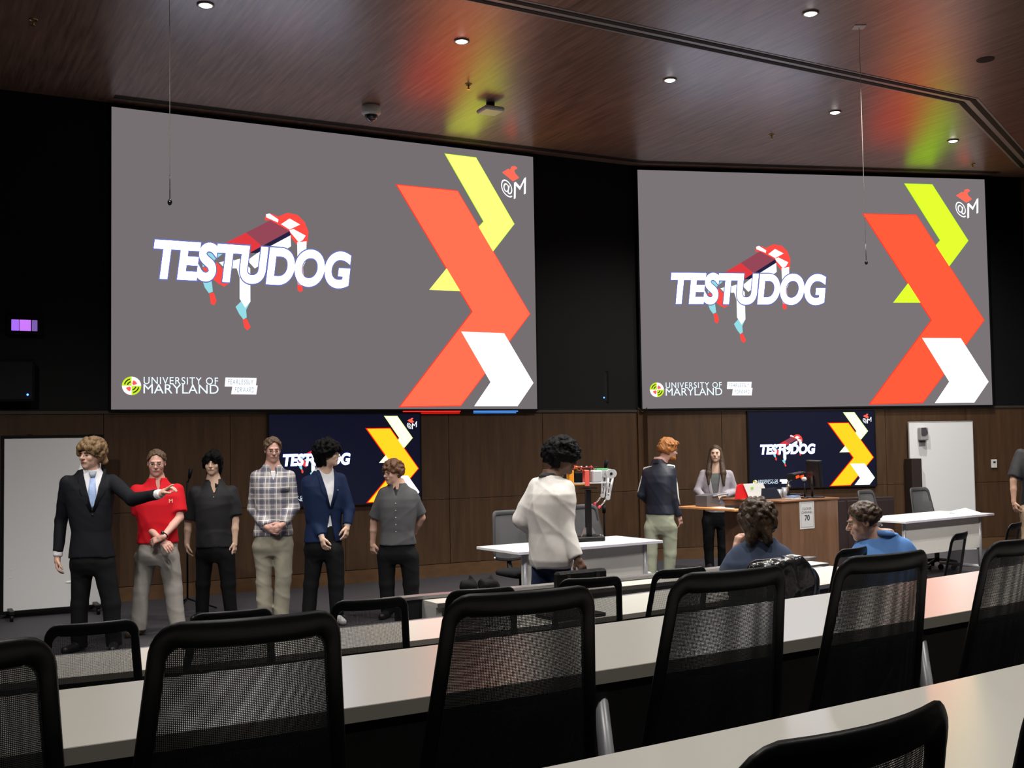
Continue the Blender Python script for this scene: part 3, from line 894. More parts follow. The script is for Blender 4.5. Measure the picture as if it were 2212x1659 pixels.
# front counter with its own ledge and end panel
rD = empty('front_counter', (0, 0, 0), 0, 'narrow white counter at the front of the seating, reflecting orange and blue', 'counter')
def bandD(s0, s1, q0, q1, z0, z1, m, nm, n=14):
    S = [s0 + (s1 - s0) * i / n for i in range(n + 1)]
    k = len(S)
    poly = [sq(s, qn('D', max(3.36, s)) + q0)[:2] for s in S] + [sq(s, qn('D', max(3.36, s)) + q1)[:2] for s in reversed(S)]
    vs = [(x, y, z0) for x, y in poly] + [(x, y, z1) for x, y in poly]
    fs = []
    for i in range(k - 1):
        j = 2 * k - 1 - i
        fs += [(i, i + 1, j - 1, j), (i + 2 * k, i + 1 + 2 * k, j - 1 + 2 * k, j + 2 * k)]
    for i in range(2 * k):
        j = (i + 1) % (2 * k); fs.append((i, j, j + 2 * k, i + 2 * k))
    return fixn(MB().add(vs, fs).build(nm, m, rD))
bandD(3.36, 6.86, 0, .21, .712, .74, LAM, 'countertop')
bandD(3.36, 6.86, -.003, 0, .712, .739, mat('counter_edge', (.16, .15, .14), .5), 'edge_band')
bandD(3.12, 6.95, .20, .29, .745, .765, mat('ledge_cap', (.20, .19, .19), .25, spec=.6), 'ledge')
bandD(3.20, 6.90, .215, .28, 0, .745, mat('black_screen_panel', (.01, .01, .012), .5), 'front_screen')
bandD(3.38, 6.84, .08, .11, .1, .712, MODEST, 'modesty_panel')
bandD(3.36, 3.40, .02, .21, 0, .712, mat('white_end_panel', (.62, .62, .60), .5), 'end_panel', 2)
bandD(6.82, 6.86, .02, .21, 0, .712, MATS['white_end_panel'], 'end_panel', 2)

# ------------------------------------------------------------------ mesh chairs
def mesh_mat(name, col, trans, pitch=.0034):
    m = bpy.data.materials.new(name); m.use_nodes = True
    nt = m.node_tree; b = nt.nodes['Principled BSDF']; out = nt.nodes['Material Output']
    b.inputs['Base Color'].default_value = (*col, 1); b.inputs['Roughness'].default_value = .55
    tc = nt.nodes.new('ShaderNodeTexCoord'); sx = nt.nodes.new('ShaderNodeSeparateXYZ')
    nt.links.new(tc.outputs['Object'], sx.inputs[0])
    sn = []
    for ax in ('X', 'Z'):
        a = nt.nodes.new('ShaderNodeMath'); a.operation = 'MULTIPLY'; a.inputs[1].default_value = 2 * PI / pitch
        c = nt.nodes.new('ShaderNodeMath'); c.operation = 'SINE'
        nt.links.new(sx.outputs[ax], a.inputs[0]); nt.links.new(a.outputs[0], c.inputs[0])
        d = nt.nodes.new('ShaderNodeMath'); d.operation = 'MULTIPLY_ADD'; d.inputs[1].default_value = .5; d.inputs[2].default_value = .5
        nt.links.new(c.outputs[0], d.inputs[0]); sn.append(d)
    mu = nt.nodes.new('ShaderNodeMath'); mu.operation = 'MULTIPLY'
    nt.links.new(sn[0].outputs[0], mu.inputs[0]); nt.links.new(sn[1].outputs[0], mu.inputs[1])
    k = nt.nodes.new('ShaderNodeMath'); k.operation = 'MULTIPLY'; k.inputs[1].default_value = min(4., trans * 4); k.use_clamp = True
    nt.links.new(mu.outputs[0], k.inputs[0])
    tr = nt.nodes.new('ShaderNodeBsdfTransparent'); mx = nt.nodes.new('ShaderNodeMixShader')
    nt.links.new(k.outputs[0], mx.inputs[0]); nt.links.new(b.outputs[0], mx.inputs[1]); nt.links.new(tr.outputs[0], mx.inputs[2])
    nt.links.new(mx.outputs[0], out.inputs['Surface'])
    return m
MESHB = mesh_mat('chair_mesh_large', (.006, .008, .012), .31)
MESHA = mesh_mat('chair_mesh_near', (.008, .008, .008), .24, .0030)
MESHC = mesh_mat('chair_mesh_far', (.007, .007, .007), .34)
MESHG = mesh_mat('chair_mesh_grey', (.075, .075, .08), .05)
PLAST = mat('chair_black_plastic', (.0045, .0045, .005), .42, spec=.32, bump=.04, bscale=120)
FABR = mat('chair_seat_fabric', (.012, .012, .013), .9, spec=.2, bump=.3, bscale=250)
def back_pt(u, v):
    w_ = .206 - .042 * v
    return (u * w_, -.20 - .085 * v + .035 * u * u, .575 + .430 * v - (.035 * (1 - u * u) * (1 - v)))
def make_chair(mesh_m, lum=.80):
    r = empty('mesh_chair')
    # rim: rounded outline
    pts = []
    def corner(cu, cv, a0, ru=.22, rv=.11):
        for i in range(7):
            a = R(a0 + 90 * i / 6)
            pts.append((cu + ru * math.cos(a), cv + rv * math.sin(a)))
    corner(.78, .89, 0); corner(-.78, .89, 90); corner(-.78, .10, 180, .22, .10); corner(.78, .10, 270, .22, .10)
    # subdivide long edges
    P2 = []
    for i in range(len(pts)):
        a, b = pts[i], pts[(i + 1) % len(pts)]
        dd = math.hypot((b[0] - a[0]) * .2, (b[1] - a[1]) * .42); k = max(1, int(dd / .04))
        P2 += [(a[0] + (b[0] - a[0]) * j / k, a[1] + (b[1] - a[1]) * j / k) for j in range(k)]
    loop = [back_pt(u, v) for u, v in P2]
    nseg = 10; ring = []
    for i, p in enumerate(loop):
        t = (Vector(loop[(i + 1) % len(loop)]) - Vector(loop[i - 1])).normalized()
        nrm = Vector((0, 1, .2)).normalized()
        side = t.cross(nrm).normalized(); nn = side.cross(t)
        wd = .018 + .009 * max(0, (P2[i][1] - .9) / .1)
        ring.append([Vector(p) + side * math.cos(2 * PI * k / nseg) * wd + nn * math.sin(2 * PI * k / nseg) * .009 for k in range(nseg)])
    m_ = len(loop)
    rim = MB().add([v for g in ring for v in g], [(i * nseg + k, i * nseg + (k + 1) % nseg, ((i + 1) % m_) * nseg + (k + 1) % nseg, ((i + 1) % m_) * nseg + k) for i in range(m_) for k in range(nseg)], True)
    fixn(rim.build('back_frame', PLAST, r))
    # mesh sheet: a grid squeezed inside the rim
    def inside_half(v):
        us = [abs(u) for u, vv in P2 if abs(vv - v) < .045]
        return max(us) if us else 1.
    gu, gv = 14, 16; vs = []
    for j in range(gv + 1):
        v = j / gv * .985 + .005; hw = min(1., inside_half(v)) * .985
        vs += [back_pt(hw * (-1 + 2 * i / gu), v) for i in range(gu + 1)]
    fs = [(j * (gu + 1) + i, j * (gu + 1) + i + 1, (j + 1) * (gu + 1) + i + 1, (j + 1) * (gu + 1) + i) for j in range(gv) for i in range(gu)]
    MB().add(vs, fs, True).build('back_mesh', mesh_m, r)
    # second layer over the lower two thirds
    vs = []
    for j in range(9 if lum else 0):
        v = .02 + j / 8 * lum
        vs += [tuple(np.array(back_pt(.95 * (-1 + 2 * i / gu), v)) + (0, .014, 0)) for i in range(gu + 1)]
    fs = [(j * (gu + 1) + i, j * (gu + 1) + i + 1, (j + 1) * (gu + 1) + i + 1, (j + 1) * (gu + 1) + i) for j in range(8) for i in range(gu)]
    if lum: MB().add(vs, fs, True).build('lumbar_mesh', mesh_m, r)
    # seat
    sm = MB(); n = 24; prof = [(.0, .46), (.19, .462), (.235, .452), (.245, .432), (.235, .410), (.0, .405)]
    vs = []
    for rr, z in prof:
        for k in range(n):
            a = 2 * PI * k / n
            cx, sy = math.cos(a), math.sin(a)
            e = (abs(cx) ** 3.2 + abs(sy) ** 3.2) ** (-1 / 3.2)
            vs.append((rr * e * cx, .03 + rr * e * sy, z - .018 * max(0, e * sy * rr / .24) ** 3))
    fs = [(i * n + k, i * n + (k + 1) % n, (i + 1) * n + (k + 1) % n, (i + 1) * n + k) for i in range(len(prof) - 1) for k in range(n)]
    fixn(sm.add(vs, fs, True).build('seat', FABR, r))
    MB().tube([(0, -.06, .40), (0, -.20, .42), (0, -.235, .50), (0, -.215, .60)], [.030, .034, .028, .020], 10, sq=.5).build('back_support', PLAST, r)
    MB().tube([(.21, -.155, .575), (.19, -.19, .552), (.10, -.215, .535), (0, -.222, .53), (-.10, -.215, .535), (-.19, -.19, .552), (-.21, -.155, .575)], .0085, 8).build('lower_rail', mat('rail_metal', (.35, .35, .36), .3, .2), r)
    MB().tube([(0, 0, .40), (0, 0, .22), (0, 0, .22), (0, 0, .09)], [.022, .022, .030, .030], 14).build('gas_column', DARKM, r)
    b = MB()
    for k in range(5):
        a = 2 * PI * k / 5 + .3
        b.tube([(0, 0, .105), (math.cos(a) * .15, math.sin(a) * .15, .095), (math.cos(a) * .29, math.sin(a) * .255, .07)], [.026, .022, .014], 8)
    b.build('star_base', PLAST, r)
    for k in range(5):
        a = 2 * PI * k / 5 + .3
        x, y = math.cos(a) * .255, math.sin(a) * .255
        MB().cyl((x - .02 * math.sin(a), y + .02 * math.cos(a), .028), (x + .02 * math.sin(a), y - .02 * math.cos(a), .028), .027, 12).build('caster', PLAST, r)
    return r
PROTO = {'A': make_chair(MESHA, .93), 'B': make_chair(MESHB, .93), 'C': make_chair(MESHC, 0)}
used = set()
def project(v):
    v = np.array(v, float) - (0, 0, EYE); d = v @ _f
    return 1106 + FPX * (v @ _X) / d, 829.5 - FPX * (v @ _U) / d
def place_chair(px, row, dq, label, turn=0.):
    """stand a chair at the desk so that its back comes at the place measured in the photograph"""
    o = PROTO[row] if row not in used else copy_tree(PROTO[row])
    used.add(row)
    tp = np.array(back_pt(0, .95))
    def at(s):
        x, y, _ = sq(s, qn(row, s) - dq); a = AR + slope(row, s) + turn
        return x, y, a, project((x - math.sin(a) * tp[1], y + math.cos(a) * tp[1], ROWS[row][4] + tp[2]))[0]
    lo, hi = -1.6, 9.
    for _ in range(40):
        m_ = (lo + hi) / 2
        if at(m_)[3] < px: lo = m_
        else: hi = m_
    x, y, a, _p = at(lo)
    o.location = (x, y, ROWS[row][4]); o.rotation_euler = (0, 0, a)
    if row == 'A': o.scale = (1.1, 1, 1)
    tag(o, label, 'chair', 'mesh back chairs at the long desks')
    return lo
place_chair(1882, 'A', .02, 'nearest black mesh chair, its top edge rising over the nearest desk', R(4))
place_chair(2440, 'A', .02, 'near black mesh chair, a dark sliver in the bottom right corner', R(2))
for px, t_, lab in ((-128, 0, 'large black mesh chair cut by the left edge of the picture'), (545, -4, 'large black mesh chair with a blue sheen, leftmost one seen whole'), (1140, -7, 'large black mesh chair with a reddish sheen, below the white-shirted walker'), (1594, -4, 'large black mesh chair just below the student in the dark blue tee'), (1928, -3, 'large black mesh chair just below the student in bright blue'), (2218, 2, 'large black mesh chair cut by the right edge of the picture')):
    place_chair(px, 'B', .10, lab, R(t_))
SC = {}
for px, t_, lab in ((201, -1, 'smaller black mesh chair below the student in the black suit'), (505, 0, 'smaller black mesh chair between the red polo and the plaid shirt'), (803, -8, 'smaller black mesh chair below the navy blazer and grey shirt'), (1045, -10, 'smaller black mesh chair in front of the two knotted bags'), (1280, -14, 'smaller black mesh chair in front of the upright black case'), (1476, -8, 'smaller black mesh chair left of the student in dark blue'), (1668, 0, 'chair of the student in dark blue, under the shiny jacket'), (1850, 2, 'chair of the student in bright blue'), (2082, 8, 'small black chair in front of the right white table'), (2200, 4, 'small black chair farthest right, at the picture edge')):
    SC[px] = place_chair(px, 'C', .12, lab, R(t_))

# grey chairs behind the stage tables
gchair = make_chair(MESHG, .62)
GPL = mat('grey_chair_frame', (.035, .035, .038), .6)
for k in kids(gchair):
    if k.name.startswith('back_frame'): k.data.materials[0] = GPL
gl = [(.06, 11.35, 30, 'grey office chair behind the left end of the white robot table'), (.90, 12.15, 34, 'grey office chair behind the robot stand on the white table'),
      (4.66, 14.35, 40, 'dark grey chair between the podium and the right white table'), (5.46, 14.75, 30, 'dark grey chair behind the right white table, before the white board')]
for i, (x, y, a, lab) in enumerate(gl):
    o = gchair if i == 0 else copy_tree(gchair)
    o.location = (x, y, 0); o.rotation_euler = (0, 0, R(180 + a)); tag(o, lab, 'chair', 'grey chairs behind the stage tables')

# ------------------------------------------------------------------ stage tables
def stage_table(x, y, ang, L, D, label):
    r = empty('folding_table', (x, y, 0), ang, label, 'table')
    MB().box((L / 2, D / 2, .727), (L, D, .026), bev=.003).build('tabletop', mat('table_white', (.80, .80, .80), .25, spec=.5), r)
    MB().box((L / 2, .003 - .005, .727), (L - .004, .004, .024)).build('edge_band', mat('table_edge', (.50, .48, .55), .4), r)
    MB().box((L / 2, .12, .515), (L - .22, .016, .39), bev=.003).build('modesty_panel', mat('table_modesty', (.62, .60, .57), .5, var=.05, vscale=30), r)
    for sx in (.14, L - .14):
        MB().tube([(sx, D / 2 - .25, .71), (sx, D / 2 - .25, .09)], .024, 14).build('leg', LEGM, r)
        MB().tube([(sx, .06, .09), (sx, D - .06, .09)], .022, 12).build('foot_rail', LEGM, r)
        for sy in (.07, D - .07):
            MB().cyl((sx - .014, sy, .035), (sx + .014, sy, .035), .034, 14).build('caster', PLAST, r)
    return r
stage_table(.035, 10.22, R(33.5), 1.70, .72, 'white folding table on the stage that carries the robot stand')
stage_table(4.47, 13.02, R(36.5), 1.84, .74, 'white folding table right of the podium with a loose paper on it')

# ------------------------------------------------------------------ podium
PA = R(34)
pod = empty('podium', (3.05, 12.95, 0), PA, 'wide wooden podium carrying a monitor and a printed channel sign', 'podium')
MB().box((.475, .46, .49), (.95, .92, .98), bev=.004).build('cabinet', PODW, pod)
MB().box((.475, .46, .99), (.98, .95, .022), bev=.004).build('top', wood('podium_top', lin((110, 74, 48)), lin((140, 98, 66)), .35, (.8, 9, 9)), pod)
MB().box((-.14, .92, .885), (.34, .95, .026), bev=.004).build('side_shelf', SHELFW, pod)
MB().box((-.01, .46, .5), (.006, .012, .80)).build('edge_strip', CHROME, pod)
for zz in (.02,): MB().box((.475, .46, .03), (.90, .87, .06)).build('plinth', SCREENB, pod)
def onp(u, v, z): # podium frame -> world
    return (3.05 + math.cos(PA) * u - math.sin(PA) * v, 12.95 + math.sin(PA) * u + math.cos(PA) * v, z)

# printed sign
def to_pod(px, py):
    n = np.array([math.sin(PA), -math.cos(PA), 0]); P = np.array([3.05, 12.95, 0]); d = ray(px, py); t = (n @ P) / (n @ d)
    p = np.array([0, 0, EYE]) + d * t
    return (p - P)[:2] @ np.array([math.cos(PA), math.sin(PA)]), p[2]
u0, z1 = to_pod(1726, 1083); u1, z0 = to_pod(1759, 1141)
sg = empty('channel_sign', onp((u0 + u1) / 2, -.002, (z0 + z1) / 2), PA, 'white paper sign reading clicker channel 70 taped to the podium front', 'sign')
SW, SHH = (u1 - u0), (z1 - z0)
MB().box((0, -.002, 0), (SW, .003, SHH)).build('paper', mat('sign_paper', (.62, .62, .62), .6), sg)
ink = mat('sign_ink', (.03, .03, .035), .6); inkr = mat('sign_border_ink', (.32, .22, .22), .6)
for a in ((-.42, 0, .004, .86), (.42, 0, .004, .86)): MB().box((a[0] * SW, -.0045, 0), (.003, .001, SHH * .86)).build('border_line', inkr, sg)
for a in (-.43, .43): MB().box((0, -.0045, a * SHH), (SW * .84, .001, .003)).build('border_line', inkr, sg)
for tx, cap, zz, bd in (('CLICKER', .028, .18, .0), ('CHANNEL', .028, .05, .0), ('70', .062, -.20, .02)):
    s_ = cap / .70
    t = textobj(tx, lambda x, y: (x, y), s_, 0, bd * s_)
    wd = t.bounds[1] - t.bounds[0]; k = min(1, SW * .74 / wd)
    textobj(tx, lambda x, y: ((x - t.bounds[0] - wd / 2) * k, -.0046, zz * SHH + y), s_, 0, bd * s_).build('lettering', ink, sg)

# monitor seen nearly edge-on
mo = empty('computer_monitor', (*onp(.78, .20, 1.001)[:2], 1.001), PA + R(58), 'black computer monitor turned sideways on the podium', 'monitor')
MB().box((0, 0, .006), (.22, .18, .012), bev=.004).build('foot', PLAST, mo)
MB().tube([(0, .03, .01), (0, .03, .26)], .022, 12, sq=.6).build('stand', DARKM, mo)
MB().box((0, 0, .28), (.50, .035, .31), rx=R(-4), bev=.008).build('housing', PLAST, mo)
MB().box((0, -.0205, .28), (.47, .003, .28), rx=R(-4)).build('panel', mat('monitor_glass', (.03, .03, .035), .15, spec=.6), mo)
MB().box((0, .0, .438), (.50, .037, .006), rx=R(-4)).build('bright_edge', CHROME, mo)
# document camera; its red reflections are added as glowing patches
dc = empty('document_camera', onp(.90, .62, 1.001), PA, 'black document camera with glowing red lights beside the monitor', 'camera')
MB().box((0, 0, .012), (.20, .22, .024), bev=.006).build('base', PLAST, dc)
MB().tube([(-.05, .05, .02), (-.06, .05, .17), (-.02, .02, .21)], .013, 10).build('arm', CHROME, dc)
MB().box((.03, -.01, .24), (.24, .12, .085), ry=R(-6), bev=.012).build('head', GLOSSB, dc)
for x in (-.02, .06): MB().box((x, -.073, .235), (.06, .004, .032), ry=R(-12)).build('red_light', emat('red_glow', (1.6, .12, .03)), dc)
MB().sphere((-.06, .04, .12), .028, 14, 10).build('joint', CHROME, dc)
# gooseneck mic
gm = empty('gooseneck_microphone', onp(.56, .16, 1.001), 0, 'gooseneck microphone with a pale foam tip left of the monitor', 'microphone')
MB().cyl((0, 0, 0), (0, 0, .015), .045, 18).build('base', PLAST, gm)
MB().tube([(0, 0, .01), (.005, .0, .10), (0, 0, .20)], .009, 8).build('gooseneck', PLAST, gm)
MB().sphere((0, 0, .225), (.032, .032, .026), 14, 10).build('foam_tip', mat('pale_foam', (.45, .45, .43), .9, bump=.4, bscale=200), gm)
# drinking glass and small things
for u, v, h, lab in ((.52, .52, .10, 'small drinking glass on the podium, left one of a pair'), (.59, .50, .12, 'small drinking glass on the podium, right one of a pair')):
    g = MB(); n = 18
    g.tube([(0, 0, 0), (0, 0, .004), (0, 0, h)], [.026, .028, .034], n)
    o = g.build('drinking_glass', mat('clear_glass', (.25, .26, .28), .06, spec=.8, coat=1.)); o.location = onp(u, v, 1.001)
    tag(o, lab, 'glass')
for i in range(3):
    o = MB().box((0, 0, .006), (.16, .11, .010), bev=.002).build('notebook', mat(('nb_white', 'nb_grey', 'nb_blue')[i], ((.6, .6, .62), (.25, .25, .28), (.2, .3, .55))[i], .5))
    o.location = onp(.36 + .012 * i, .16 + .01 * i, 1.001 + .0125 * i); o.rotation_euler = (0, 0, PA + .15 * i)
    tag(o, ('lowest notebook of the small pile on the podium front', 'grey notebook in the middle of the small podium pile', 'bluish notebook on top of the small podium pile')[i], 'notebook', 'notebooks piled on the podium')
# red case with white sheet, dark tablet
rc = empty('red_case', onp(.12, .62, 1.001), PA + R(-6), 'bright red rounded case standing behind a white sheet on the podium', 'case')
mb = MB()
pr = [(-.20, 0), (-.17, .145), (-.155, .165), (-.12, .175), (.14, .175), (.22, 0)]
fixn(mb.prism(pr, lambda x, y, d: (x, d, y), .03).build('shell', mat('red_plastic', (.75, .02, .025), .35), rc))
ws = empty('leaning_sheet', onp(.19, .585, 1.001), PA + R(-6), 'white printed sheet with a green mark leaning on the red case', 'sheet')
fixn(MB().prism([(-.10, .001), (-.185, .178), (.115, .178), (.20, .001)], lambda x, y, d: (x, d, y), .006).build('paper', mat('bright_paper', (.85, .86, .85), .5), ws))
MB().box((-.055, -.002, .125), (.04, .002, .028)).build('green_mark', mat('green_print', (.35, .75, .12), .5), ws)
tb = empty('dark_tablet', onp(.22, .36, 1.001), PA + R(-8), 'dark tablet propped up on the podium in front of the white sheet', 'tablet')
fixn(MB().prism([(-.15, 0), (-.10, .125), (.11, .125), (.15, 0)], lambda x, y, d: (x, d + y * .4, y), .012).build('screen', mat('tablet_screen', (.01, .012, .02), .2, spec=.6), tb))
MB().box((0, .10, .006), (.24, .10, .012)).build('stand', PLAST, tb)
# on the side shelf
gb = empty('grey_touch_panel', onp(-.07, 1.02, .900), PA, 'grey tilted touch panel box on the podium side shelf before the woman', 'control panel')
fixn(MB().prism([(-.12, 0), (-.12, .13), (.06, .15), (.10, .0)], lambda x, y, d: (x, d, y), .20).build('housing', mat('grey_box', (.10, .10, .11), .45), gb))
MB().box((.10, .06, .135), (.26, .16, .02), ry=R(-4), bev=.004).build('lid', mat('grey_lid', (.20, .20, .22), .35), gb)
pp = MB().box((0, 0, .002), (.20, .26, .003)).build('loose_paper', mat('bright_paper', (.85, .86, .85), .5)); pp.location = onp(-.17, .72, .8985); pp.rotation_euler = (0, 0, PA + .2)
tag(pp, 'white paper lying on the podium side shelf', 'paper')
pk = MB().box((0, 0, .014), (.14, .30, .026), bev=.004).build('black_folder', PLAST); pk.location = onp(-.02 - .07, .60, .8985); pk.rotation_euler = (0, 0, PA - R(0))
tag(pk, 'flat black folder on the podium side shelf', 'folder')

# loose paper on the right table: shallow folded sheet
p0 = onz(2080, 1108, .741)
mb = MB()
mb.add([(-.22, -.10, 0), (.20, -.10, .002), (.22, .10, .002), (-.14, .12, .012), (.05, .0, .06), (.12, .12, .03)], [(0, 1, 4), (1, 2, 4), (2, 5, 4), (5, 3, 4), (3, 0, 4)])
o = fixn(mb.build('crumpled_paper', MATS['bright_paper'])); o.location = (p0[0], p0[1] , .7415); o.rotation_euler = (0, 0, R(30)); tag(o, 'creased white paper lying on the right white table', 'paper')
md = o.modifiers.new('s', 'SOLIDIFY'); md.thickness = .001

# ------------------------------------------------------------------ white boards
BOARD = mat('whiteboard_surface', (.74, .74, .75), .30, spec=.45)
def wb(px0, px1, pyt, pyb, P, a, d, name, label, frame, legs):
    Pd = np.array([*wallpt(P, a, 0, 0, d)[:2], 0.])
    A = onwall(px0, (pyt + pyb) / 2, Pd, a); B = onwall(px1, (pyt + pyb) / 2, Pd, a)
    dirv = np.array([math.cos(a), math.sin(a)])
    ta, tb_ = (A - Pd)[:2] @ dirv, (B - Pd)[:2] @ dirv
    zt = onwall((px0 + px1) / 2, pyt, Pd, a)[2]; zb = onwall((px0 + px1) / 2, pyb, Pd, a)[2]
    W, H = tb_ - ta, zt - zb
    c = Pd[:2] + dirv * (ta + tb_) / 2
    r = empty(name, (c[0], c[1], 0), a, label, 'whiteboard')
    MB().box((0, 0, (zt + zb) / 2), (W, .02, H), bev=.003).build('board', BOARD, r)
    f = frame
    FM = SCREENB if legs else mat('pale_frame', (.5, .5, .48), .4)
    for sx in (-1, 1): MB().box((sx * (W / 2 + f / 2), 0, (zt + zb) / 2), (f, .035, H + 2 * f), bev=.003).build('frame_bar', FM, r)
    for z in (zb - f / 2, zt + f / 2): MB().box((0, 0, z), (W, .035, f), bev=.003).build('frame_bar', FM, r)
    if legs:
        for sx in (-1, 1):
            MB().box((sx * (W / 2 - .06), 0, .085), (.05, .55, .04), bev=.005).build('foot', PLAST, r)
            for sy in (-.24, .24):
                MB().cyl((sx * (W / 2 - .06) - .015, sy, .035), (sx * (W / 2 - .06) + .015, sy, .035), .035, 14).build('caster', PLAST, r)
        for sx in (-.3, .5): MB().box((sx * W * .8, 0, zt + f), (.05, .03, .02), bev=.004).build('top_clip', PLAST, r)
    return r, W, zt
r, W_, zt_ = wb(8, 218, 946, 1313, PL, LA, .62, 'rolling_whiteboard', 'large rolling whiteboard with black frame behind the student in the black suit', .03, True)
for x, z, m in ((-.42 * W_, .50, 1), (-.43 * W_, .42, 1),): MB().cyl((x, -.012, z), (x, -.016, z), .007, 10).build('magnet', mat('pale_magnet', (.9, .9, .85), .4), r)
MB().sphere((.18 * W_, -.013, .33), (.05, .004, .012), 14, 8).build('pale_mark', MATS['pale_magnet'], r)
r, W_, zt_ = wb(1967, 2104, 911, 1190, PR, RA, .10, 'leaning_whiteboard', 'tall white board standing against the right wall behind the chairs', .006, False)
ub = empty('wall_dispenser', wallpt(PR, RA, 4.275, 1.73, .125), RA, 'small grey box fixed at the upper left corner of the right white board', 'box')
MB().box((0, -.04, .0), (.125, .10, .19), bev=.012).build('housing', mat('grey_dispenser', (.30, .30, .30), .5), ub)
fixn(MB().prism([(-.055, .0), (-.055, .11), (.02, .115), (.05, .03), (.0, -.01)], lambda x, y, d: (x, -.092 - d, y - .02), .006).build('dark_flap', mat('dark_flap', (.06, .05, .06), .5), ub))
MB().box((.01, .008, -.13), (.10, .01, .09)).build('grey_plate', mat('grey_plate', (.25, .25, .26), .5), ub)
th = empty('thermostat', wallpt(PR, RA, 5.50, 1.265, .022), RA, 'small white thermostat on the right wooden wall', 'thermostat')
MB().box((0, -.012, 0), (.09, .024, .125), bev=.004).build('housing', WHITEP, th)
MB().box((0, -.025, .022), (.038, .003, .028)).build('display', mat('lcd_dark', (.03, .03, .04), .3), th)
sc_ = empty('speaker_column', wallpt(PR, RA, 4.10, 0, .16), RA, 'narrow dark brown cabinet standing left of the right white board', 'cabinet')
MB().box((0, 0, .70), (.16, .22, 1.34), bev=.006).build('cabinet_body', mat('dark_brown', (.018, .010, .007), .6), sc_)
MB().box((0, 0, .015), (.20, .26, .03), bev=.004).build('base', PLAST, sc_)
# dark low cabinet under the right display
lc = empty('low_cabinet', wallpt(PR, RA, 2.9, 0, .22), RA, 'dark low cabinet against the wall below the right display, behind the podium', 'cabinet')
MB().box((0, 0, .42), (1.5, .36, .82), bev=.006).build('cabinet_body', mat('dark_plum', (.022, .012, .012), .5), lc)
for x in (-.375, .375): MB().box((x, -.185, .42), (.72, .012, .74), bev=.004).build('door', MATS['dark_plum'], lc)

# ------------------------------------------------------------------ microphone stands
def mic_stand(X, Y, h, boom, lab):
    r = empty('microphone_stand', (X, Y, 0), 0, lab, 'microphone stand', 'microphone stands on the stage')
    MB().tube([(0, 0, .12), (0, 0, h)], .010, 10).build('pole', SCREENB, r)
    MB().cyl((0, 0, h - .45), (0, 0, h - .37), .020, 12).build('clutch', SCREENB, r)
    for k in range(3):
        a = 2 * PI * k / 3 + .4
        MB().tube([(0, 0, .13), (math.cos(a) * .30, math.sin(a) * .30, .012)], .009, 8).build('leg', SCREENB, r)
    MB().tube([(0, 0, h - .02), (boom * .5, 0, h + .04)], .008, 8).build('boom', SCREENB, r)
    MB().tube([(boom * .4, 0, h + .03), (boom * .4 + .02, 0, h + .13)], [.014, .026], 12).build('microphone', SCREENB, r)
    return r
mic_stand(.985, 12.45, 1.38, .05, 'black microphone stand behind the robot against the wall')
mic_stand(-3.45, 12.02, 1.36, .05, 'black microphone stand behind the red and the black polo shirts')

# ------------------------------------------------------------------ robot on its display stand
def tabpt(x, y, z=0):
    a = R(33.5); return (.035 + math.cos(a) * x - math.sin(a) * y, 10.22 + math.sin(a) * x + math.cos(a) * y, z)
rx_, ry_ = onz(1272, 1168, .741)[:2]
st = empty('display_stand', (rx_, ry_, .741), R(20), 'black display stand with a flat base on the white table, carrying the robot', 'stand')
MB().box((-.07, 0, .022), (.40, .22, .044), bev=.006).build('base', PLAST, st)
MB().box((.0, 0, .27), (.055, .045, .46), bev=.004).build('post', PLAST, st)
for sx in (-1, 1): fixn(MB().prism([(0, .044), (.10, .044), (.03, .13), (0, .13)], lambda x, y, d, sx=sx: (sx * (.028 + x * .5), -.01 + d, y), .02).build('bracket', CHROME, st))
MB().box((0, 0, .515), (.16, .10, .012), bev=.002).build('top_plate', PLAST, st)
for k in range(2): MB().cyl((.115, -.07 + .05 * k, .045), (.115, -.07 + .05 * k, .055), .012, 10).build('knob', CHROME, st)
rb = empty('robot_dog', (rx_ - .0, ry_, .741 + .523), R(8), 'four-legged robot with orange and red body held up on the black stand', 'robot')
ORG = mat('orange_plastic', (.85, .32, .02), .4); REDP = mat('coral_plastic', (.80, .12, .09), .4)
ALU = mat('robot_alu', (.72, .72, .74), .3, .35)
MB().box((-.06, 0, .045), (.46, .13, .012), bev=.002).build('chassis_plate', ALU, rb)
MB().box((-.12, 0, .035), (.20, .12, .016), bev=.002).build('orange_deck', ORG, rb)
for x, m in ((-.175, ORG), (-.02, REDP)):
    g = MB()
    for sy in (-1, 1): g.box((x, sy * .072, .095), (.045, .012, .15), bev=.003)
    g.box((x, 0, .165), (.045, .15, .012), bev=.003); g.box((x, 0, .024), (.045, .15, .012), bev=.003)
    g.build('frame_hoop', m, rb)
MB().box((-.10, 0, .10), (.08, .10, .10), bev=.006).build('battery', SCREENB, rb)
MB().box((.085, 0, .11), (.10, .12, .12), bev=.012).build('motor_box', ALU, rb)
MB().box((-.27, 0, .12), (.08, .12, .09), bev=.012).build('motor_box', DARKM, rb)
MB().box((.14, .02, .178), (.14, .06, .012), bev=.002).build('green_board', mat('circuit_green', (.05, .45, .12), .4), rb)
rg = random.Random(4)
cols = [mat('wire_red', (.6, .03, .03), .5), mat('wire_orange', (.8, .3, .05), .5), mat('wire_black', (.01, .01, .01), .5)]
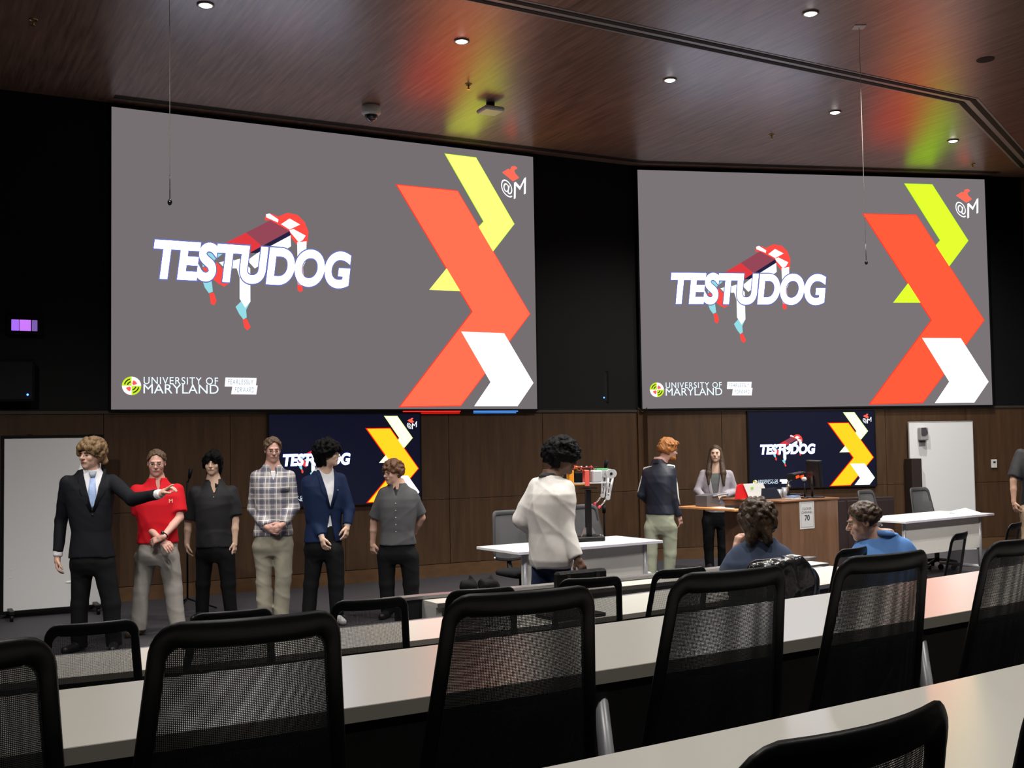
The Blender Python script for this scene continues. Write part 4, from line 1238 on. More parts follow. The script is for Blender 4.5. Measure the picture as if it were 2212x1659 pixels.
for i in range(12):
    x = rg.uniform(-.2, .04); y = rg.uniform(-.05, .05); pts = [(x, y, .16)]
    for j in range(3): pts.append((x + rg.uniform(-.04, .05) + .02 * j, y + rg.uniform(-.03, .03), .185 + rg.uniform(0, .035)))
    pts.append((x + .06, y + rg.uniform(-.02, .02), .165))
    MB().tube(pts, .004, 6).build('cable', cols[i % 3], rb)
for i in range(3): MB().cyl((-.12 + .05 * i, -.05, .20), (-.12 + .05 * i, -.05, .212), .009, 8).build('terminal', ALU if i else ORG, rb)
def rleg(x, sy, knee, foot, near=True):
    h = (x, sy * .10, .135)
    MB().cyl((x, sy * .085, .135), (x, sy * .145, .135), .046, 24).build('hip_motor', ALU, rb)
    MB().cyl((x, sy * .146, .135), (x, sy * .150, .135), .014, 14).build('hip_cap', DARKM, rb)
    MB().cyl((x + .03, sy * .03, .135), (x + .03, sy * .08, .135), .042, 20).build('hip_motor', ALU, rb)
    k = (x + knee[0], sy * .13, .135 + knee[1])
    g = MB()
    g.tube([(x - .022, sy * .13, .12), (k[0] - .008, k[1], k[2] + .02)], [.014, .010], 8)
    g.tube([(x + .022, sy * .13, .12), (k[0] + .012, k[1], k[2])], [.014, .012], 8)
    for f in (.35, .6, .85):
        a = Vector((x - .022, sy * .13, .12)).lerp(Vector((k[0] - .008, k[1], k[2] + .02)), f); b = Vector((x + .022, sy * .13, .12)).lerp(Vector((k[0] + .012, k[1], k[2])), f)
        g.tube([a, b], .006, 6)
    g.build('thigh', ALU, rb)
    MB().cyl((k[0], k[1] - .018, k[2]), (k[0], k[1] + .018, k[2]), .021, 16).build('knee_joint', ALU, rb)
    f = (k[0] + foot[0], k[1], k[2] + foot[1])
    MB().tube([k, f], [.010, .007], 10).build('shank', mat('steel_rod', (.5, .48, .42), .3, .8), rb)
    e = Vector(f) + (Vector(f) - Vector(k)).normalized() * .03
    MB().tube([f, e], [.011, .013], 10).build('foot', mat('pink_rubber', (.85, .05, .10), .5), rb)
rleg(.205, -1, (-.035, -.235), (-.075, -.075)); rleg(.205, 1, (-.03, -.225), (-.07, -.07))
rleg(-.33, -1, (-.03, -.20), (-.07, -.07)); rleg(-.33, 1, (-.03, -.20), (-.07, -.07))

# ------------------------------------------------------------------ things on the long desks
def surf_on(row, s, dq): return sq(s, qn(row, s) + dq)
BAGM = mat('black_bag', (.003, .003, .0035), .6, spec=.12, bump=.5, bscale=25)
for px, w_, lab, mm in ((1057, .115, 'black knotted bag on the front counter, the darker right one', BAGM), (1012, .10, 'grey-black knotted bag on the front counter, the paler left one', mat('grey_bag', (.009, .009, .010), .7, spec=.1, bump=.4, bscale=25))):
    b0 = onz(px, 1283, .742)
    if px < 1030: b0 = b0 + np.array([.0, .05, 0])
    s = SDF()
    c = np.array([b0[0], b0[1], .742])
    s.ell(c + (0, 0, w_ * .42), (w_ * .62, w_ * .55, w_ * .46), k=.02)
    s.cap(c + (.02, 0, w_ * .75), c + (w_ * .12, 0, w_ * 1.12), w_ * .16, .005, k=.03)
    s.cap(c + (-w_ * .3, 0, w_ * .5), c + (-w_ * .42, 0, w_ * .72), w_ * .14, .012, k=.03)
    s.clip(lambda X, Y, Z: .742 - Z)
    o = s.build('knotted_bag', mm, h=.009, noise=wrinkle(int(px), .006, 45, 40))
    tag(o, lab, 'bag', 'bags on the front counter')
b0 = surf_on('D', 4.475, .10)
cs = empty('upright_case', (b0[0], b0[1], .741), AR, 'black upright padded case standing on the front counter', 'case')
MB().box((0, 0, .06), (.41, .07, .12), bev=.016).build('shell', BAGM, cs)
for x in (-.12, .12): MB().box((x, -.036, .06), (.03, .006, .10), bev=.002).build('strap', PLAST, cs)
b0 = surf_on('C', 3.72, .14)
lp = empty('closed_laptop', (b0[0], b0[1], .741), AR + R(2), 'closed dark laptop at the near edge of the third row desk', 'laptop')
MB().box((0, 0, .006), (.34, .23, .011), bev=.004).build('base', DARKM, lp)
MB().box((0, 0, .016), (.34, .23, .007), bev=.003).build('lid', PLAST, lp)
b0 = surf_on('C', 3.25, .28)
o = MB().box((0, 0, .002), (.22, .29, .003)).build('paper_sheet', mat('dull_paper', (.5, .5, .48), .6)); o.location = (b0[0], b0[1], .7405); o.rotation_euler = (0, 0, AR + .3); tag(o, 'sheet of paper on the third row desk, seen through a chair mesh', 'paper')

def axes_z(a): return np.array([[math.cos(a), math.sin(a), 0], [-math.sin(a), math.cos(a), 0], [0, 0, 1.]])
# shiny jacket over the chair of the student in dark blue
b0 = sq(SC[1668], qn('C', SC[1668]) - .12)
ca = AR + slope('C', SC[1668])
def cl(x, y, z): return np.array([b0[0] + math.cos(ca) * x - math.sin(ca) * y, b0[1] + math.sin(ca) * x + math.cos(ca) * y, z])
s = SDF()
s.cap(cl(-.17, -.30, .985), cl(.19, -.30, 1.00), .034, .036, k=.03)
s.cap(cl(.19, -.30, 1.0), cl(.30, -.31, .88), .036, .05, k=.03)
s.cap(cl(.30, -.31, .88), cl(.36, -.31, .62), .055, .045, k=.04)
s.cap(cl(.20, -.33, .95), cl(.22, -.34, .62), .05, .06, k=.05)
s.cap(cl(.06, -.33, .96), cl(.12, -.34, .60), .035, .06, k=.05)
s.cap(cl(-.12, -.335, .97), cl(-.06, -.34, .66), .02, .04, k=.04)
s.ell(cl(.10, -.325, .82), (.20, .05, .20), axes_z(ca), k=.05)
o = s.build('shiny_jacket', mat('shiny_black_nylon', (.012, .012, .014), .20, spec=.8, bump=.5, bscale=30, stretch=(1, 1, .4), coat=.4), h=.008, noise=wrinkle(9, .0055, 70, 22))
tag(o, 'shiny black quilted jacket draped over the chair behind the student in dark blue', 'jacket')

# ================================================================== PEOPLE
def _capcut(s, a, b, ra, rb, k=.012, back=False):
    """tapered limb that ends in a clean flat cut at b"""
    a = np.array(a, float); b = np.array(b, float); d = b - a; L = float(np.linalg.norm(d)); e = d / L
    def fn(X, Y, Z):
        tt = (X - a[0]) * e[0] + (Y - a[1]) * e[1] + (Z - a[2]) * e[2]
        t = np.clip(tt / L, 0, 1)
        x, y, z = X - a[0] - t * d[0], Y - a[1] - t * d[1], Z - a[2] - t * d[2]
        return np.maximum(np.sqrt(x * x + y * y + z * z) - (ra + (rb - ra) * t), tt - L)
    m = max(ra, rb)
    s.add(fn, np.minimum(a, b) - m, np.maximum(a, b) + m, k)
def axes(yaw, pitch=0., roll=0.):
    cy, sy = math.cos(yaw), math.sin(yaw)
    x = np.array([cy, sy, 0]); y = np.array([-sy, cy, 0]); z = np.array([0, 0, 1.])
    y, z = y * math.cos(pitch) + z * math.sin(pitch), z * math.cos(pitch) - y * math.sin(pitch)
    x, z = x * math.cos(roll) + z * math.sin(roll), z * math.cos(roll) - x * math.sin(roll)
    return np.array([x, y, z])   # rows = local axes in world; local -y is the face direction
def unit(v):
    v = np.array(v, float); return v / np.linalg.norm(v)

def hand(s, w_, d, n, th=1, curl=.5, sc=1., spread=.0, point=False):
    d = unit(d); n = np.array(n, float); n = unit(n - d * (n @ d)); e = np.cross(d, n)
    P = np.array(w_, float)
    s.cap(P - d * .01, P + d * .03 * sc, .025 * sc, .027 * sc, .01)
    s.cap(P + (d * .032 + e * .012) * sc, P + (d * .075 + e * .014) * sc, .024 * sc, .023 * sc, .010, sq=.62, sqd=n)
    s.cap(P + (d * .032 - e * .012) * sc, P + (d * .075 - e * .014) * sc, .024 * sc, .023 * sc, .010, sq=.62, sqd=n)
    for i, off in enumerate((-.031, -.0105, .0105, .030)):
        L = (.060, .072, .076, .068)[i] if th > 0 else (.068, .076, .072, .060)[i]
        c = curl + .06 * i
        idx = 3 if th > 0 else 0
        if point and i == idx: c = .08
        b = P + (d * .086 + e * off) * sc
        dir_ = unit(d + e * off * (2 + spread))
        for j, (f, r0, r1) in enumerate(((.44, .0092, .0085), (.32, .0085, .0078), (.24, .0078, .0070))):
            dir_ = unit(dir_ * math.cos(c) + n * math.sin(c))
            b2 = b + dir_ * L * f * sc
            s.cap(b, b2, r0 * sc, r1 * sc, .0035)
            b = b2
    b = P + (d * .028 + e * th * .026 + n * .006) * sc
    m1 = b + unit(d * .75 + e * th * .62 + n * .35) * .040 * sc
    m2 = m1 + unit(d * .9 + e * th * .1 + n * (.25 + curl * .6)) * .030 * sc
    m3 = m2 + unit(d * .9 - e * th * .15 + n * (.3 + curl * .7)) * .022 * sc
    s.cap(b, m1, .014 * sc, .0115 * sc, .008); s.cap(m1, m2, .0112 * sc, .0098 * sc, .004); s.cap(m2, m3, .0098 * sc, .0080 * sc, .004)
    s.fine(P + d * .08 * sc, .095 * sc)

def head(s, c, M, hs=1., w=1., beard=False):
    def W(v): return c + (np.array(v) * hs) @ M
    def E(v, r, k=.02, mode='add'): s.ell(W(v), np.array(r) * hs, M, k, mode)
    E((0, .016, .028), (.074 * w, .095, .089), .02)
    E((0, -.020, -.030), (.064 * w, .072, .078), .03)
    E((0, -.030, -.070), (.048 * w, .055, .042), .03)
    E((0, -.070, -.102), (.022 * w, .018, .016), .025)
    E((0, -.078, .026), (.044 * w, .014, .009), .012)
    for sx in (-1, 1):
        E((sx * .045 * w, -.062, -.028), (.018, .020, .020), .02)
        E((sx * .031, -.103, .001), (.015, .014, .009), .012, 'sub')
        E((sx * .078 * w, .012, -.006), (.008, .019, .031), .006)
        E((sx * .080 * w, .005, -.004), (.006, .009, .016), .004, 'sub')
    s.cap(W((0, -.088, .010)), W((0, -.112, -.026)), .0075 * hs, .0125 * hs, .010)
    s.cap(W((-.013, -.100, -.030)), W((.013, -.100, -.030)), .0085 * hs, .0085 * hs, .008)
    s.cap(W((-.019, -.090, -.058)), W((.019, -.090, -.058)), .0085 * hs, .0085 * hs, .012)
    s.fine(c, .125 * hs)

EYEW = mat('eye_white', (.30, .28, .26), .3); IRIS = mat('iris_brown', (.03, .018, .01), .2)
def face_parts(root, c, M, hs, brow_m, lip_m, glasses=None):
    def W(v): return c + (np.array(v) * hs) @ M
    Mx = Matrix(M.T.tolist())
    for sx in (-1, 1):
        mb = MB().sphere(W((sx * .031, -.0800, .001)), (.0130 * hs, .0135 * hs, .0062 * hs), 16, 10, Mx)
        e = mb.build('eye', EYEW, root)
        MB().sphere(W((sx * .031, -.0915, .0012)), (.0058 * hs, .0030 * hs, .0055 * hs), 12, 8, Mx).build('iris', IRIS, e)
        MB().tube([W((sx * .014, -.0965, .018)), W((sx * .031, -.0975, .0225)), (W((sx * .049, -.084, .0175)))], [.0032 * hs, .0042 * hs, .0026 * hs], 8).build('eyebrow', brow_m, root)
    lp = MB()
    lp.sphere(W((0, -.0975, -.0545)), (.019 * hs, .0052 * hs, .0034 * hs), 16, 8, Mx)
    lp.sphere(W((0, -.0970, -.0620)), (.016 * hs, .0056 * hs, .0040 * hs), 16, 8, Mx)
    lp.build('lips', lip_m, root)
    if glasses:
        g = MB()
        for sx in (-1, 1):
            g.tube([W((sx * .033 + .024 * math.cos(a * PI / 9), -.107 + .010 * abs(math.cos(a * PI / 9)) * (1 if sx * math.cos(a * PI / 9) > 0 else 0), -.002 + .018 * math.sin(a * PI / 9))) for a in range(19)], .0016 * hs, 6)
            g.tube([W((sx * .057, -.098, .004)), W((sx * .080, -.03, .006)), W((sx * .080, .02, .002))], .0016 * hs, 6)
        g.tube([W((-.010, -.110, .002)), W((.010, -.110, .002))], .0016 * hs, 6)
        g.build('glasses', glasses, root)

def hair(root, c, M, hs, m, style, seed=1):
    def W(v): return c + (np.array(v) * hs) @ M
    s = SDF(); g = style.get('g', .010)
    fz = style.get('front', .050); side = style.get('side', -.010); back = style.get('back', -.075)
    s.ell(W((0, .018, .030)), np.array((.076 + g, .098 + g, .090 + g * style.get('top', 1.2))) * hs, M, .01)
    if style.get('sides'):   # fuller around the ears and nape
        s.ell(W((0, .035, -.01)), np.array((.082 + g, .080 + g, .075)) * hs, M, .02)
    if back < -.08: s.ell(W((0, .055, (back + .0) * .6)), np.array((.066 + g * .6, .050, abs(back) * .75)) * hs, M, .03)
    rg = random.Random(seed)
    nb, br = style.get('balls', (0, 0))
    for i in range(nb):
        if False: pass
        th = rg.uniform(0, 2 * PI); ph = math.acos(rg.uniform(-.25, 1))
        v = np.array((math.sin(ph) * math.cos(th) * (.078 + g), .018 + math.sin(ph) * math.sin(th) * (.098 + g), .030 + math.cos(ph) * (.088 + g)))
        if v[1] < -.055 and v[2] < fz: continue
        if abs(v[0]) > .05 and v[1] < -.01 and v[2] < side: continue
        s.ell(W(v), br * hs * rg.uniform(.7, 1.15), None, .010)
    # carve the face out
    def facecut(X, Y, Z):
        x, y, z = X - c[0], Y - c[1], Z - c[2]
        lx = (M[0][0] * x + M[0][1] * y + M[0][2] * z) / hs; ly = (M[1][0] * x + M[1][1] * y + M[1][2] * z) / hs; lz = (M[2][0] * x + M[2][1] * y + M[2][2] * z) / hs
        hair_line = fz - 9.0 * lx * lx + style.get('slant', 0) * lx
        a = np.maximum(ly + .030, lz - hair_line)              # in front, under the hair line
        b = np.maximum(ly - .010, lz - side)                   # sideburn region
        b2 = np.maximum(ly - .045, lz - side + .05) if not style.get('sides') else b
        r_ = back + .35 * np.clip(ly, -.1, .1)
        cc = lz - r_                                            # below the nape
        return -np.minimum(np.minimum(a, b), np.minimum(cc, b2)) * hs
    s.clip(facecut)
    for a, b, ra, rb in style.get('locks', []):
        s.cap(W(a), W(b), ra * hs, rb * hs, .012)
    s.fine(c, .15)
    fx = style.get('nf', 70)
    return s.build('hair', m, h=.010, hf=.0055, parent=root, noise=wrinkle(seed, style.get('na', .004), fx, fx * .6))

LIPM = mat('lips_rose', (.40, .19, .16), .5)
class Person:
    def __init__(P, px, Y, label, z0=0.):
        P.Y = Y; P.z0 = z0
        b = ony(px, 1000, Y); P.o = np.array([b[0], Y, z0]); P.label = label
    def J(P, px, py, dy=0.): return ony(px, py, P.Y + dy) - P.o
    def setup(P, shL, shR, hipL, hipR, yaw=0., bw=1., H=1.8, neckz=None, bd=1.):
        P.cam = math.degrees(math.atan2(-P.o[0], P.Y)); P.yaw = R(yaw + P.cam); P.shL, P.shR, P.hipL, P.hipR = [np.array(v, float) for v in (shL, shR, hipL, hipR)]
        P.bw = bw; P.bd = bd
        for a, b in ((P.shL, P.shR), (P.hipL, P.hipR)):
            c = (a + b) / 2; tc = math.tan(R(P.cam))
            for v in (a, b): v[1] += (v[0] - c[0]) * tc
        P.sc = (P.shL + P.shR) / 2; P.hc = (P.hipL + P.hipR) / 2
        ca, sa = math.cos(P.yaw), math.sin(P.yaw)
        dv = (P.sc - P.hc)[:2]; P.dx = ca * dv[0] + sa * dv[1]; P.dy = -sa * dv[0] + ca * dv[1]
        P.o2 = P.hc[:2]
    PROF = [(-.16, .105, .075), (-.08, .152, .100), (0, .170, .112), (.2, .160, .108), (.38, .148, .102), (.6, .162, .112), (.8, .176, .116), (.93, .178, .104), (1.0, .158, .092), (1.08, .124, .082), (1.16, .090, .072), (1.27, .058, .058)]
    def secs(P, e=0., f0=-.16, f1=1.27, ex=None, waist=1.):
        zs, zh = P.sc[2], P.hc[2]; out = []
        F = [q[0] for q in P.PROF]
        fs = sorted(set([f0, f1] + [f for f in F if f0 < f < f1]))
        for f in fs:
            rx = np.interp(f, F, [q[1] for q in P.PROF]) * P.bw; ry = np.interp(f, F, [q[2] for q in P.PROF]) * P.bd * (.5 + .5 * P.bw)
            if waist != 1.: rx *= 1 + (waist - 1) * math.exp(-((f - .35) / .25) ** 2)
            g = max(0, min(1, f))
            ee = e if f < .97 else e * max(.25, 1 - (f - .97) / .2)
            out.append((zh + (zs - zh) * f, P.dx * g, P.dy * g, rx + ee, ry + ee))
        return out
    def radii(P, z, e=0.):
        S = np.array(P.secs(e)); return [float(np.interp(z, S[:, 0], S[:, i])) for i in (1, 2, 3, 4)]
    def tw(P, x, y, z):   # torso frame -> local
        ca, sa = math.cos(P.yaw), math.sin(P.yaw)
        return np.array([P.o2[0] + ca * x - sa * y, P.o2[1] + sa * x + ca * y, z])
    def front(P, x, z, e=0.):
        cx, cy, rx, ry = P.radii(z, e)
        q = min(.97, abs((x - cx) / rx)); return P.tw(x, cy - ry * (1 - q ** 2.3) ** (1 / 2.3), z)
    def backp(P, x, z, e=0.):
        cx, cy, rx, ry = P.radii(z, e)
        q = min(.97, abs((x - cx) / rx)); return P.tw(x, cy + ry * (1 - q ** 2.3) ** (1 / 2.3), z)
    def body(P, skin, head_c, hyaw=0., hpitch=0., hroll=0., hs=1., arms=(), legs=(), group=None, armr=1., name='person', hw=1.):
        s = SDF(); P.hcn = np.array(head_c, float); P.M = axes(R(hyaw + P.cam), R(hpitch), R(hroll)); P.hs = hs
        s.loft(P.secs(-.012), P.o2, P.yaw, .03)
        nb = np.array([P.sc[0], P.sc[1], P.sc[2] + .01]); nt = P.hcn + (np.array((0, .022, -.055)) * hs) @ P.M
        s.cap(nb, nt, .062, .056 * hs, .03)
        P.arms = arms
        for (sh, el, wr, d, n, th, cu, pt) in arms:
            s.cap(sh, el, .047 * armr, .037 * armr, .03); s.cap(el, (np.array(el) * .6 + np.array(wr) * .4), .038 * armr, .036 * armr, .012); s.cap((np.array(el) * .6 + np.array(wr) * .4), wr, .036 * armr, .0245, .012)
            if d is not None: hand(s, wr, d, n, th, cu, .98, point=pt)
        P.legs = legs
        for (hp, kn, an) in legs:
            s.cap(hp, kn, .080, .052, .03); s.cap(kn, an, .050, .034, .015)
            s.cap(an, np.array(an) + (0, -.02, -.03), .034, .034, .015)
        head(s, P.hcn, P.M, hs, hw)
        P.root = s.build(name, skin, h=.014, hf=.0042)
        P.root.location = P.o; tag(P.root, P.label, 'person', group)
        return P.root
    def face(P, brow, glasses=None, lips=LIPM): face_parts(P.root, P.hcn, P.M, P.hs, brow, lips, glasses)
    def hair(P, m, style, seed=1): return hair(P.root, P.hcn, P.M, P.hs, m, style, seed)
    def top(P, name, m, e=.022, cuff=.97, hem=0., f1=1.15, sleeve=1., sr=(.066, .054, .044), v=None, seed=3, amp=.004, waist=1., neck=.06, hemcut=None, sl_seq=None):
        """torso garment with sleeves; sleeve: 1 = to the wrist, .5 = short; v = (half width top, z bottom, z top)"""
        f1 = 1 + (f1 - 1) * 1.35; s = SDF(); f0 = (hem - P.hc[2]) / (P.sc[2] - P.hc[2])
        s.loft(P.secs(e, min(f0, -.0001) if f0 < 0 else f0, f1, waist=waist), P.o2, P.yaw, .03)
        for i, (sh, el, wr, d, n, th, cu, pt) in enumerate(P.arms):
            sh, el, wr = map(np.array, (sh, el, wr))
            sv = sleeve[i] if hasattr(sleeve, '__len__') else sleeve
            if sv <= 0: continue
            if sv < 1:
                _capcut(s, sh + (0, 0, .0), sh + (el - sh) * (sv * 2), sr[0], sr[1] * 1.08, .035)
            else:
                s.cap(sh, el, sr[0], sr[1], .03); _capcut(s, el, el + (wr - el) * cuff, sr[1], sr[2], .015)
        if v:
            hw, zb, zt = v[:3]; xo = v[3] if len(v) > 3 else 0.
            ca, sa = math.cos(P.yaw), math.sin(P.yaw); cyf = P.dy
            def fn(X, Y, Z):
                x0, y0 = X - P.o2[0], Y - P.o2[1]
                x = ca * x0 + sa * y0 - xo; y = -sa * x0 + ca * y0
                t = np.clip((Z - zb) / (zt - zb), 0, 1.15)
                return np.maximum(np.maximum(np.abs(x) - hw * t, y - cyf + .02), zb - Z) * .8
            s.add(fn, P.tw(0, 0, zb) - .3, P.tw(0, 0, zt) + .3, .004, 'sub')
            if len(v) > 4:     # lower opening: the fronts part under the button
                zq, hw2 = v[4], v[5]
                def fn2(X, Y, Z):
                    x0, y0 = X - P.o2[0], Y - P.o2[1]
                    x = ca * x0 + sa * y0 - xo; y = -sa * x0 + ca * y0
                    t = np.clip((zq - Z) / (zq - hem), 0, 1)
                    return np.maximum(np.maximum(np.abs(x) - hw2 * t, y - cyf + .02), Z - zq) * .8
                s.add(fn2, P.tw(0, 0, hem) - .3, P.tw(0, 0, zq) + .3, .004, 'sub')
        if hemcut: s.clip(hemcut)
        # neck hole
        nb = np.array([P.sc[0], P.sc[1], P.sc[2]]); nt = P.hcn + (np.array((0, .03, -.06)) * P.hs) @ P.M
        if neck: s.cap(nb + (0, 0, .055), nt + (nt - nb) * .5, neck, neck * 1.15, .006, 'sub')
        return s.build(name, m, h=.011, parent=P.root, noise=wrinkle(seed, amp))
    def trousers(P, m, waist=None, r=(.098, .072, .062), seed=5, amp=.005, e=.014, flare=0., zf=None, name='trousers'):
        s = SDF(); wz = waist if waist is not None else P.hc[2] + .12
        f1 = (wz - P.hc[2]) / (P.sc[2] - P.hc[2])
        s.loft(P.secs(e, -.16, f1), P.o2, P.yaw, .04)
        for (hp, kn, an) in P.legs:
            s.cap(hp, kn, r[0], r[1], .035)
            a2 = np.array(an) + (np.array(an) - np.array(kn)) * .12
            a2[2] = max(a2[2], .022 + (-P.z0 if 0 else 0))
            _capcut(s, kn, a2, r[1] * .99, r[2] + flare, .02)
        return s.build(name, m, h=.011, parent=P.root, noise=wrinkle(seed, amp, 14, 22))
    def shoes(P, m, yaws, L=.27):
        for (hp, kn, an), yw in zip(P.legs, yaws):
            s = SDF(); d = np.array([math.sin(R(yw)), -math.cos(R(yw)), 0]); a = np.array([an[0], an[1], 0])
            h0 = a - d * .05; t = a + d * (L - .10)
            s.cap(h0 + (0, 0, .045), a + d * .02 + (0, 0, .055), .040, .044, .02)
            s.cap(a + d * .02 + (0, 0, .045), t + (0, 0, .030), .042, .034, .02)
            s.cap(a + (0, 0, .05), a + (0, 0, .10), .042, .040, .02)
            s.clip(lambda X, Y, Z: .004 - Z)
            s.build('shoe', m, h=.009, parent=P.root)
    def collar(P, m, r=.066, z=None, h=.034, drop=.03, name='collar', th=.006):
        c0 = np.array([P.sc[0], P.sc[1], P.sc[2] + .098]) if z is None else np.array([P.sc[0], P.sc[1], z])
        nt = P.hcn + (np.array((0, .03, -.07)) * P.hs) @ P.M
        ax = unit(nt - np.array([P.sc[0], P.sc[1], P.sc[2]])); ca, sa = math.cos(P.yaw), math.sin(P.yaw)
        mb = MB(); n = 28; vs = []; A0 = .28
        for i in range(n + 1):
            a = -PI / 2 + A0 + (2 * PI - 2 * A0) * i / n
            fr = max(0, -math.sin(a))
            for rr, hh in ((r, h), (r + th, h), (r + .028, -.004 - drop * fr ** 2), (r + .020, -.008 - drop * fr ** 2)):
                x, y = rr * math.cos(a) * .95, rr * math.sin(a)
                p = c0 + np.array([ca * x - sa * y, sa * x + ca * y, 0]) + ax * (hh - .018 * fr)
                vs.append(p)
        fs = [(i * 4 + k, i * 4 + (k + 1) % 4, (i + 1) * 4 + (k + 1) % 4, (i + 1) * 4 + k) for i in range(n) for k in range(4)] + [(0, 1, 2, 3), (4 * n + 3, 4 * n + 2, 4 * n + 1, 4 * n)]
        return fixn(mb.add(vs, fs, True).build(name, m, P.root))
    def strip(P, name, m, pts, e, th=.004, smooth=True):
        """band on the chest: pts = [(z, x_left, x_right)]"""
        vs = []
        for z, xl, xr in pts:
            for k in range(5):
                x = xl + (xr - xl) * k / 4
                p = P.front(x, z, e); vs.append(p)
        n = len(pts); fs = [(i * 5 + k, i * 5 + k + 1, (i + 1) * 5 + k + 1, (i + 1) * 5 + k) for i in range(n - 1) for k in range(4)]
        o = fixn(MB().add(vs, fs, smooth).build(name, m, P.root))
        md = o.modifiers.new('s', 'SOLIDIFY'); md.thickness = th; md.offset = 0
        return o

def skin(name, col): return mat(name, col, .5, spec=.4, bump=.05, bscale=300)
SK1 = skin('skin_fair', (.60, .36, .27)); SK2 = skin('skin_fair_pink', (.64, .36, .29)); SK3 = skin('skin_light', (.66, .44, .33)); SK4 = skin('skin_tan', (.42, .25, .18)); SK5 = skin('skin_brown', (.14, .075, .05))
def hairm(name, col): return mat(name, col, .5, spec=.4, bump=.8, bscale=70, var=.5, vscale=40, stretch=(1, 1, .5))
H_DBLOND = hairm('hair_dark_blond', (.16, .095, .042)); H_BROWN = hairm('hair_brown', (.06, .034, .019)); H_LBROWN = hairm('hair_light_brown', (.10, .06, .032)); H_BLACK = mat('hair_black', (.002, .0018, .002), .6, spec=.10, bump=.8, bscale=70); H_RED = hairm('hair_ginger', (.36, .14, .035)); H_CHEST = hairm('hair_chestnut', (.11, .045, .02)); H_LONG = hairm('hair_long_brown', (.055, .032, .018))
def cloth(name, col, rough=.85, bump=.10, bscale=240, var=.10, spec=.14, sheen=0): return mat(name, col, rough, spec=spec, bump=bump, bscale=bscale, var=var, vscale=25, sheen=sheen)
SUITB = cloth('suit_black', (.009, .010, .013), .75); WHITES = cloth('shirt_white', (.72, .72, .76)); NAVY = cloth('blazer_navy', (.008, .018, .055), .7)
REDC = cloth('polo_red', (.62, .012, .022), .7); BLKC = cloth('polo_black', (.012, .012, .014), .7, spec=.35); TRB = cloth('trousers_black', (.006, .006, .007), .8); TRG = cloth('trousers_grey', (.30, .28, .26)); TRK = cloth('trousers_khaki', (.31, .29, .23)); TRO = cloth('trousers_olive', (.36, .38, .29))
GREYS = cloth('shirt_grey', (.085, .085, .09)); CREAM = cloth('shirt_cream', (.62, .59, .56)); LAV = cloth('blazer_lavender', (.36, .33, .37)); GRT = cloth('top_grey', (.13, .14, .14)); DBLUE = cloth('tee_dark_blue', (.065, .085, .14)); BBLUE = cloth('shirt_bright_blue', (.12, .27, .62)); TRKJ = cloth('track_navy', (.014, .018, .034), .55, spec=.5); TRKS = cloth('track_black', (.008, .009, .012), .55, spec=.5); WSTR = cloth('stripe_white', (.75, .76, .72)); JEAN = cloth('jeans_navy', (.018, .025, .06)); TAN = cloth('shorts_tan', (.32, .23, .15))
SHB = mat('shoe_black', (.01, .01, .01), .4); SHW = mat('shoe_white', (.65, .65, .64), .5); SHBR = mat('shoe_brown', (.10, .055, .03), .5)

def plaid():
    m = bpy.data.materials.new('shirt_plaid'); m.use_nodes = True; nt = m.node_tree; b = nt.nodes['Principled BSDF']
    b.inputs['Roughness'].default_value = .85; b.inputs['Specular IOR Level'].default_value = .2
    tc = nt.nodes.new('ShaderNodeTexCoord'); sx = nt.nodes.new('ShaderNodeSeparateXYZ'); nt.links.new(tc.outputs['Object'], sx.inputs[0])
    def N(op, a, b_, c=None):
        n = nt.nodes.new('ShaderNodeMath'); n.operation = op
        for i, v in enumerate((a, b_) if c is None else (a, b_, c)):
            if isinstance(v, (int, float)): n.inputs[i].default_value = v
            else: nt.links.new(v, n.inputs[i])
        return n.outputs[0]
    cur = None
    base = (.38, .36, .38)
    def stripe(axis, per, c, wd, ph):
        f = N('FRACT', N('MULTIPLY_ADD', sx.outputs[axis], 1 / per, ph), 0)
        return N('LESS_THAN', N('ABSOLUTE', N('SUBTRACT', f, c), 0), wd)
    col = None
    layers = [('X', .5, .17, (.06, .065, .12), .55), ('Z', .5, .17, (.06, .065, .12), .6), ('X', .85, .025, (.85, .82, .72), .9), ('Z', .85, .03, (.85, .82, .72), .9), ('X', .18, .02, (.8, .78, .72), .7), ('Z', .2, .02, (.8, .78, .72), .7)]
    rgb = nt.nodes.new('ShaderNodeRGB'); rgb.outputs[0].default_value = (*base, 1); col = rgb.outputs[0]
    for ax, c, wd, cc, op in layers:
        st = stripe(ax, .105, c, wd, 10.3)
        mx = nt.nodes.new('ShaderNodeMix'); mx.data_type = 'RGBA'; mx.inputs['B'].default_value = (*cc, 1)
        nt.links.new(N('MULTIPLY', st, op), mx.inputs['Factor']); nt.links.new(col, mx.inputs['A']); col = mx.outputs['Result']
    nt.links.new(col, b.inputs['Base Color'])
    return m
PLAID = plaid()

GP_ = 'students lined up before the wall'
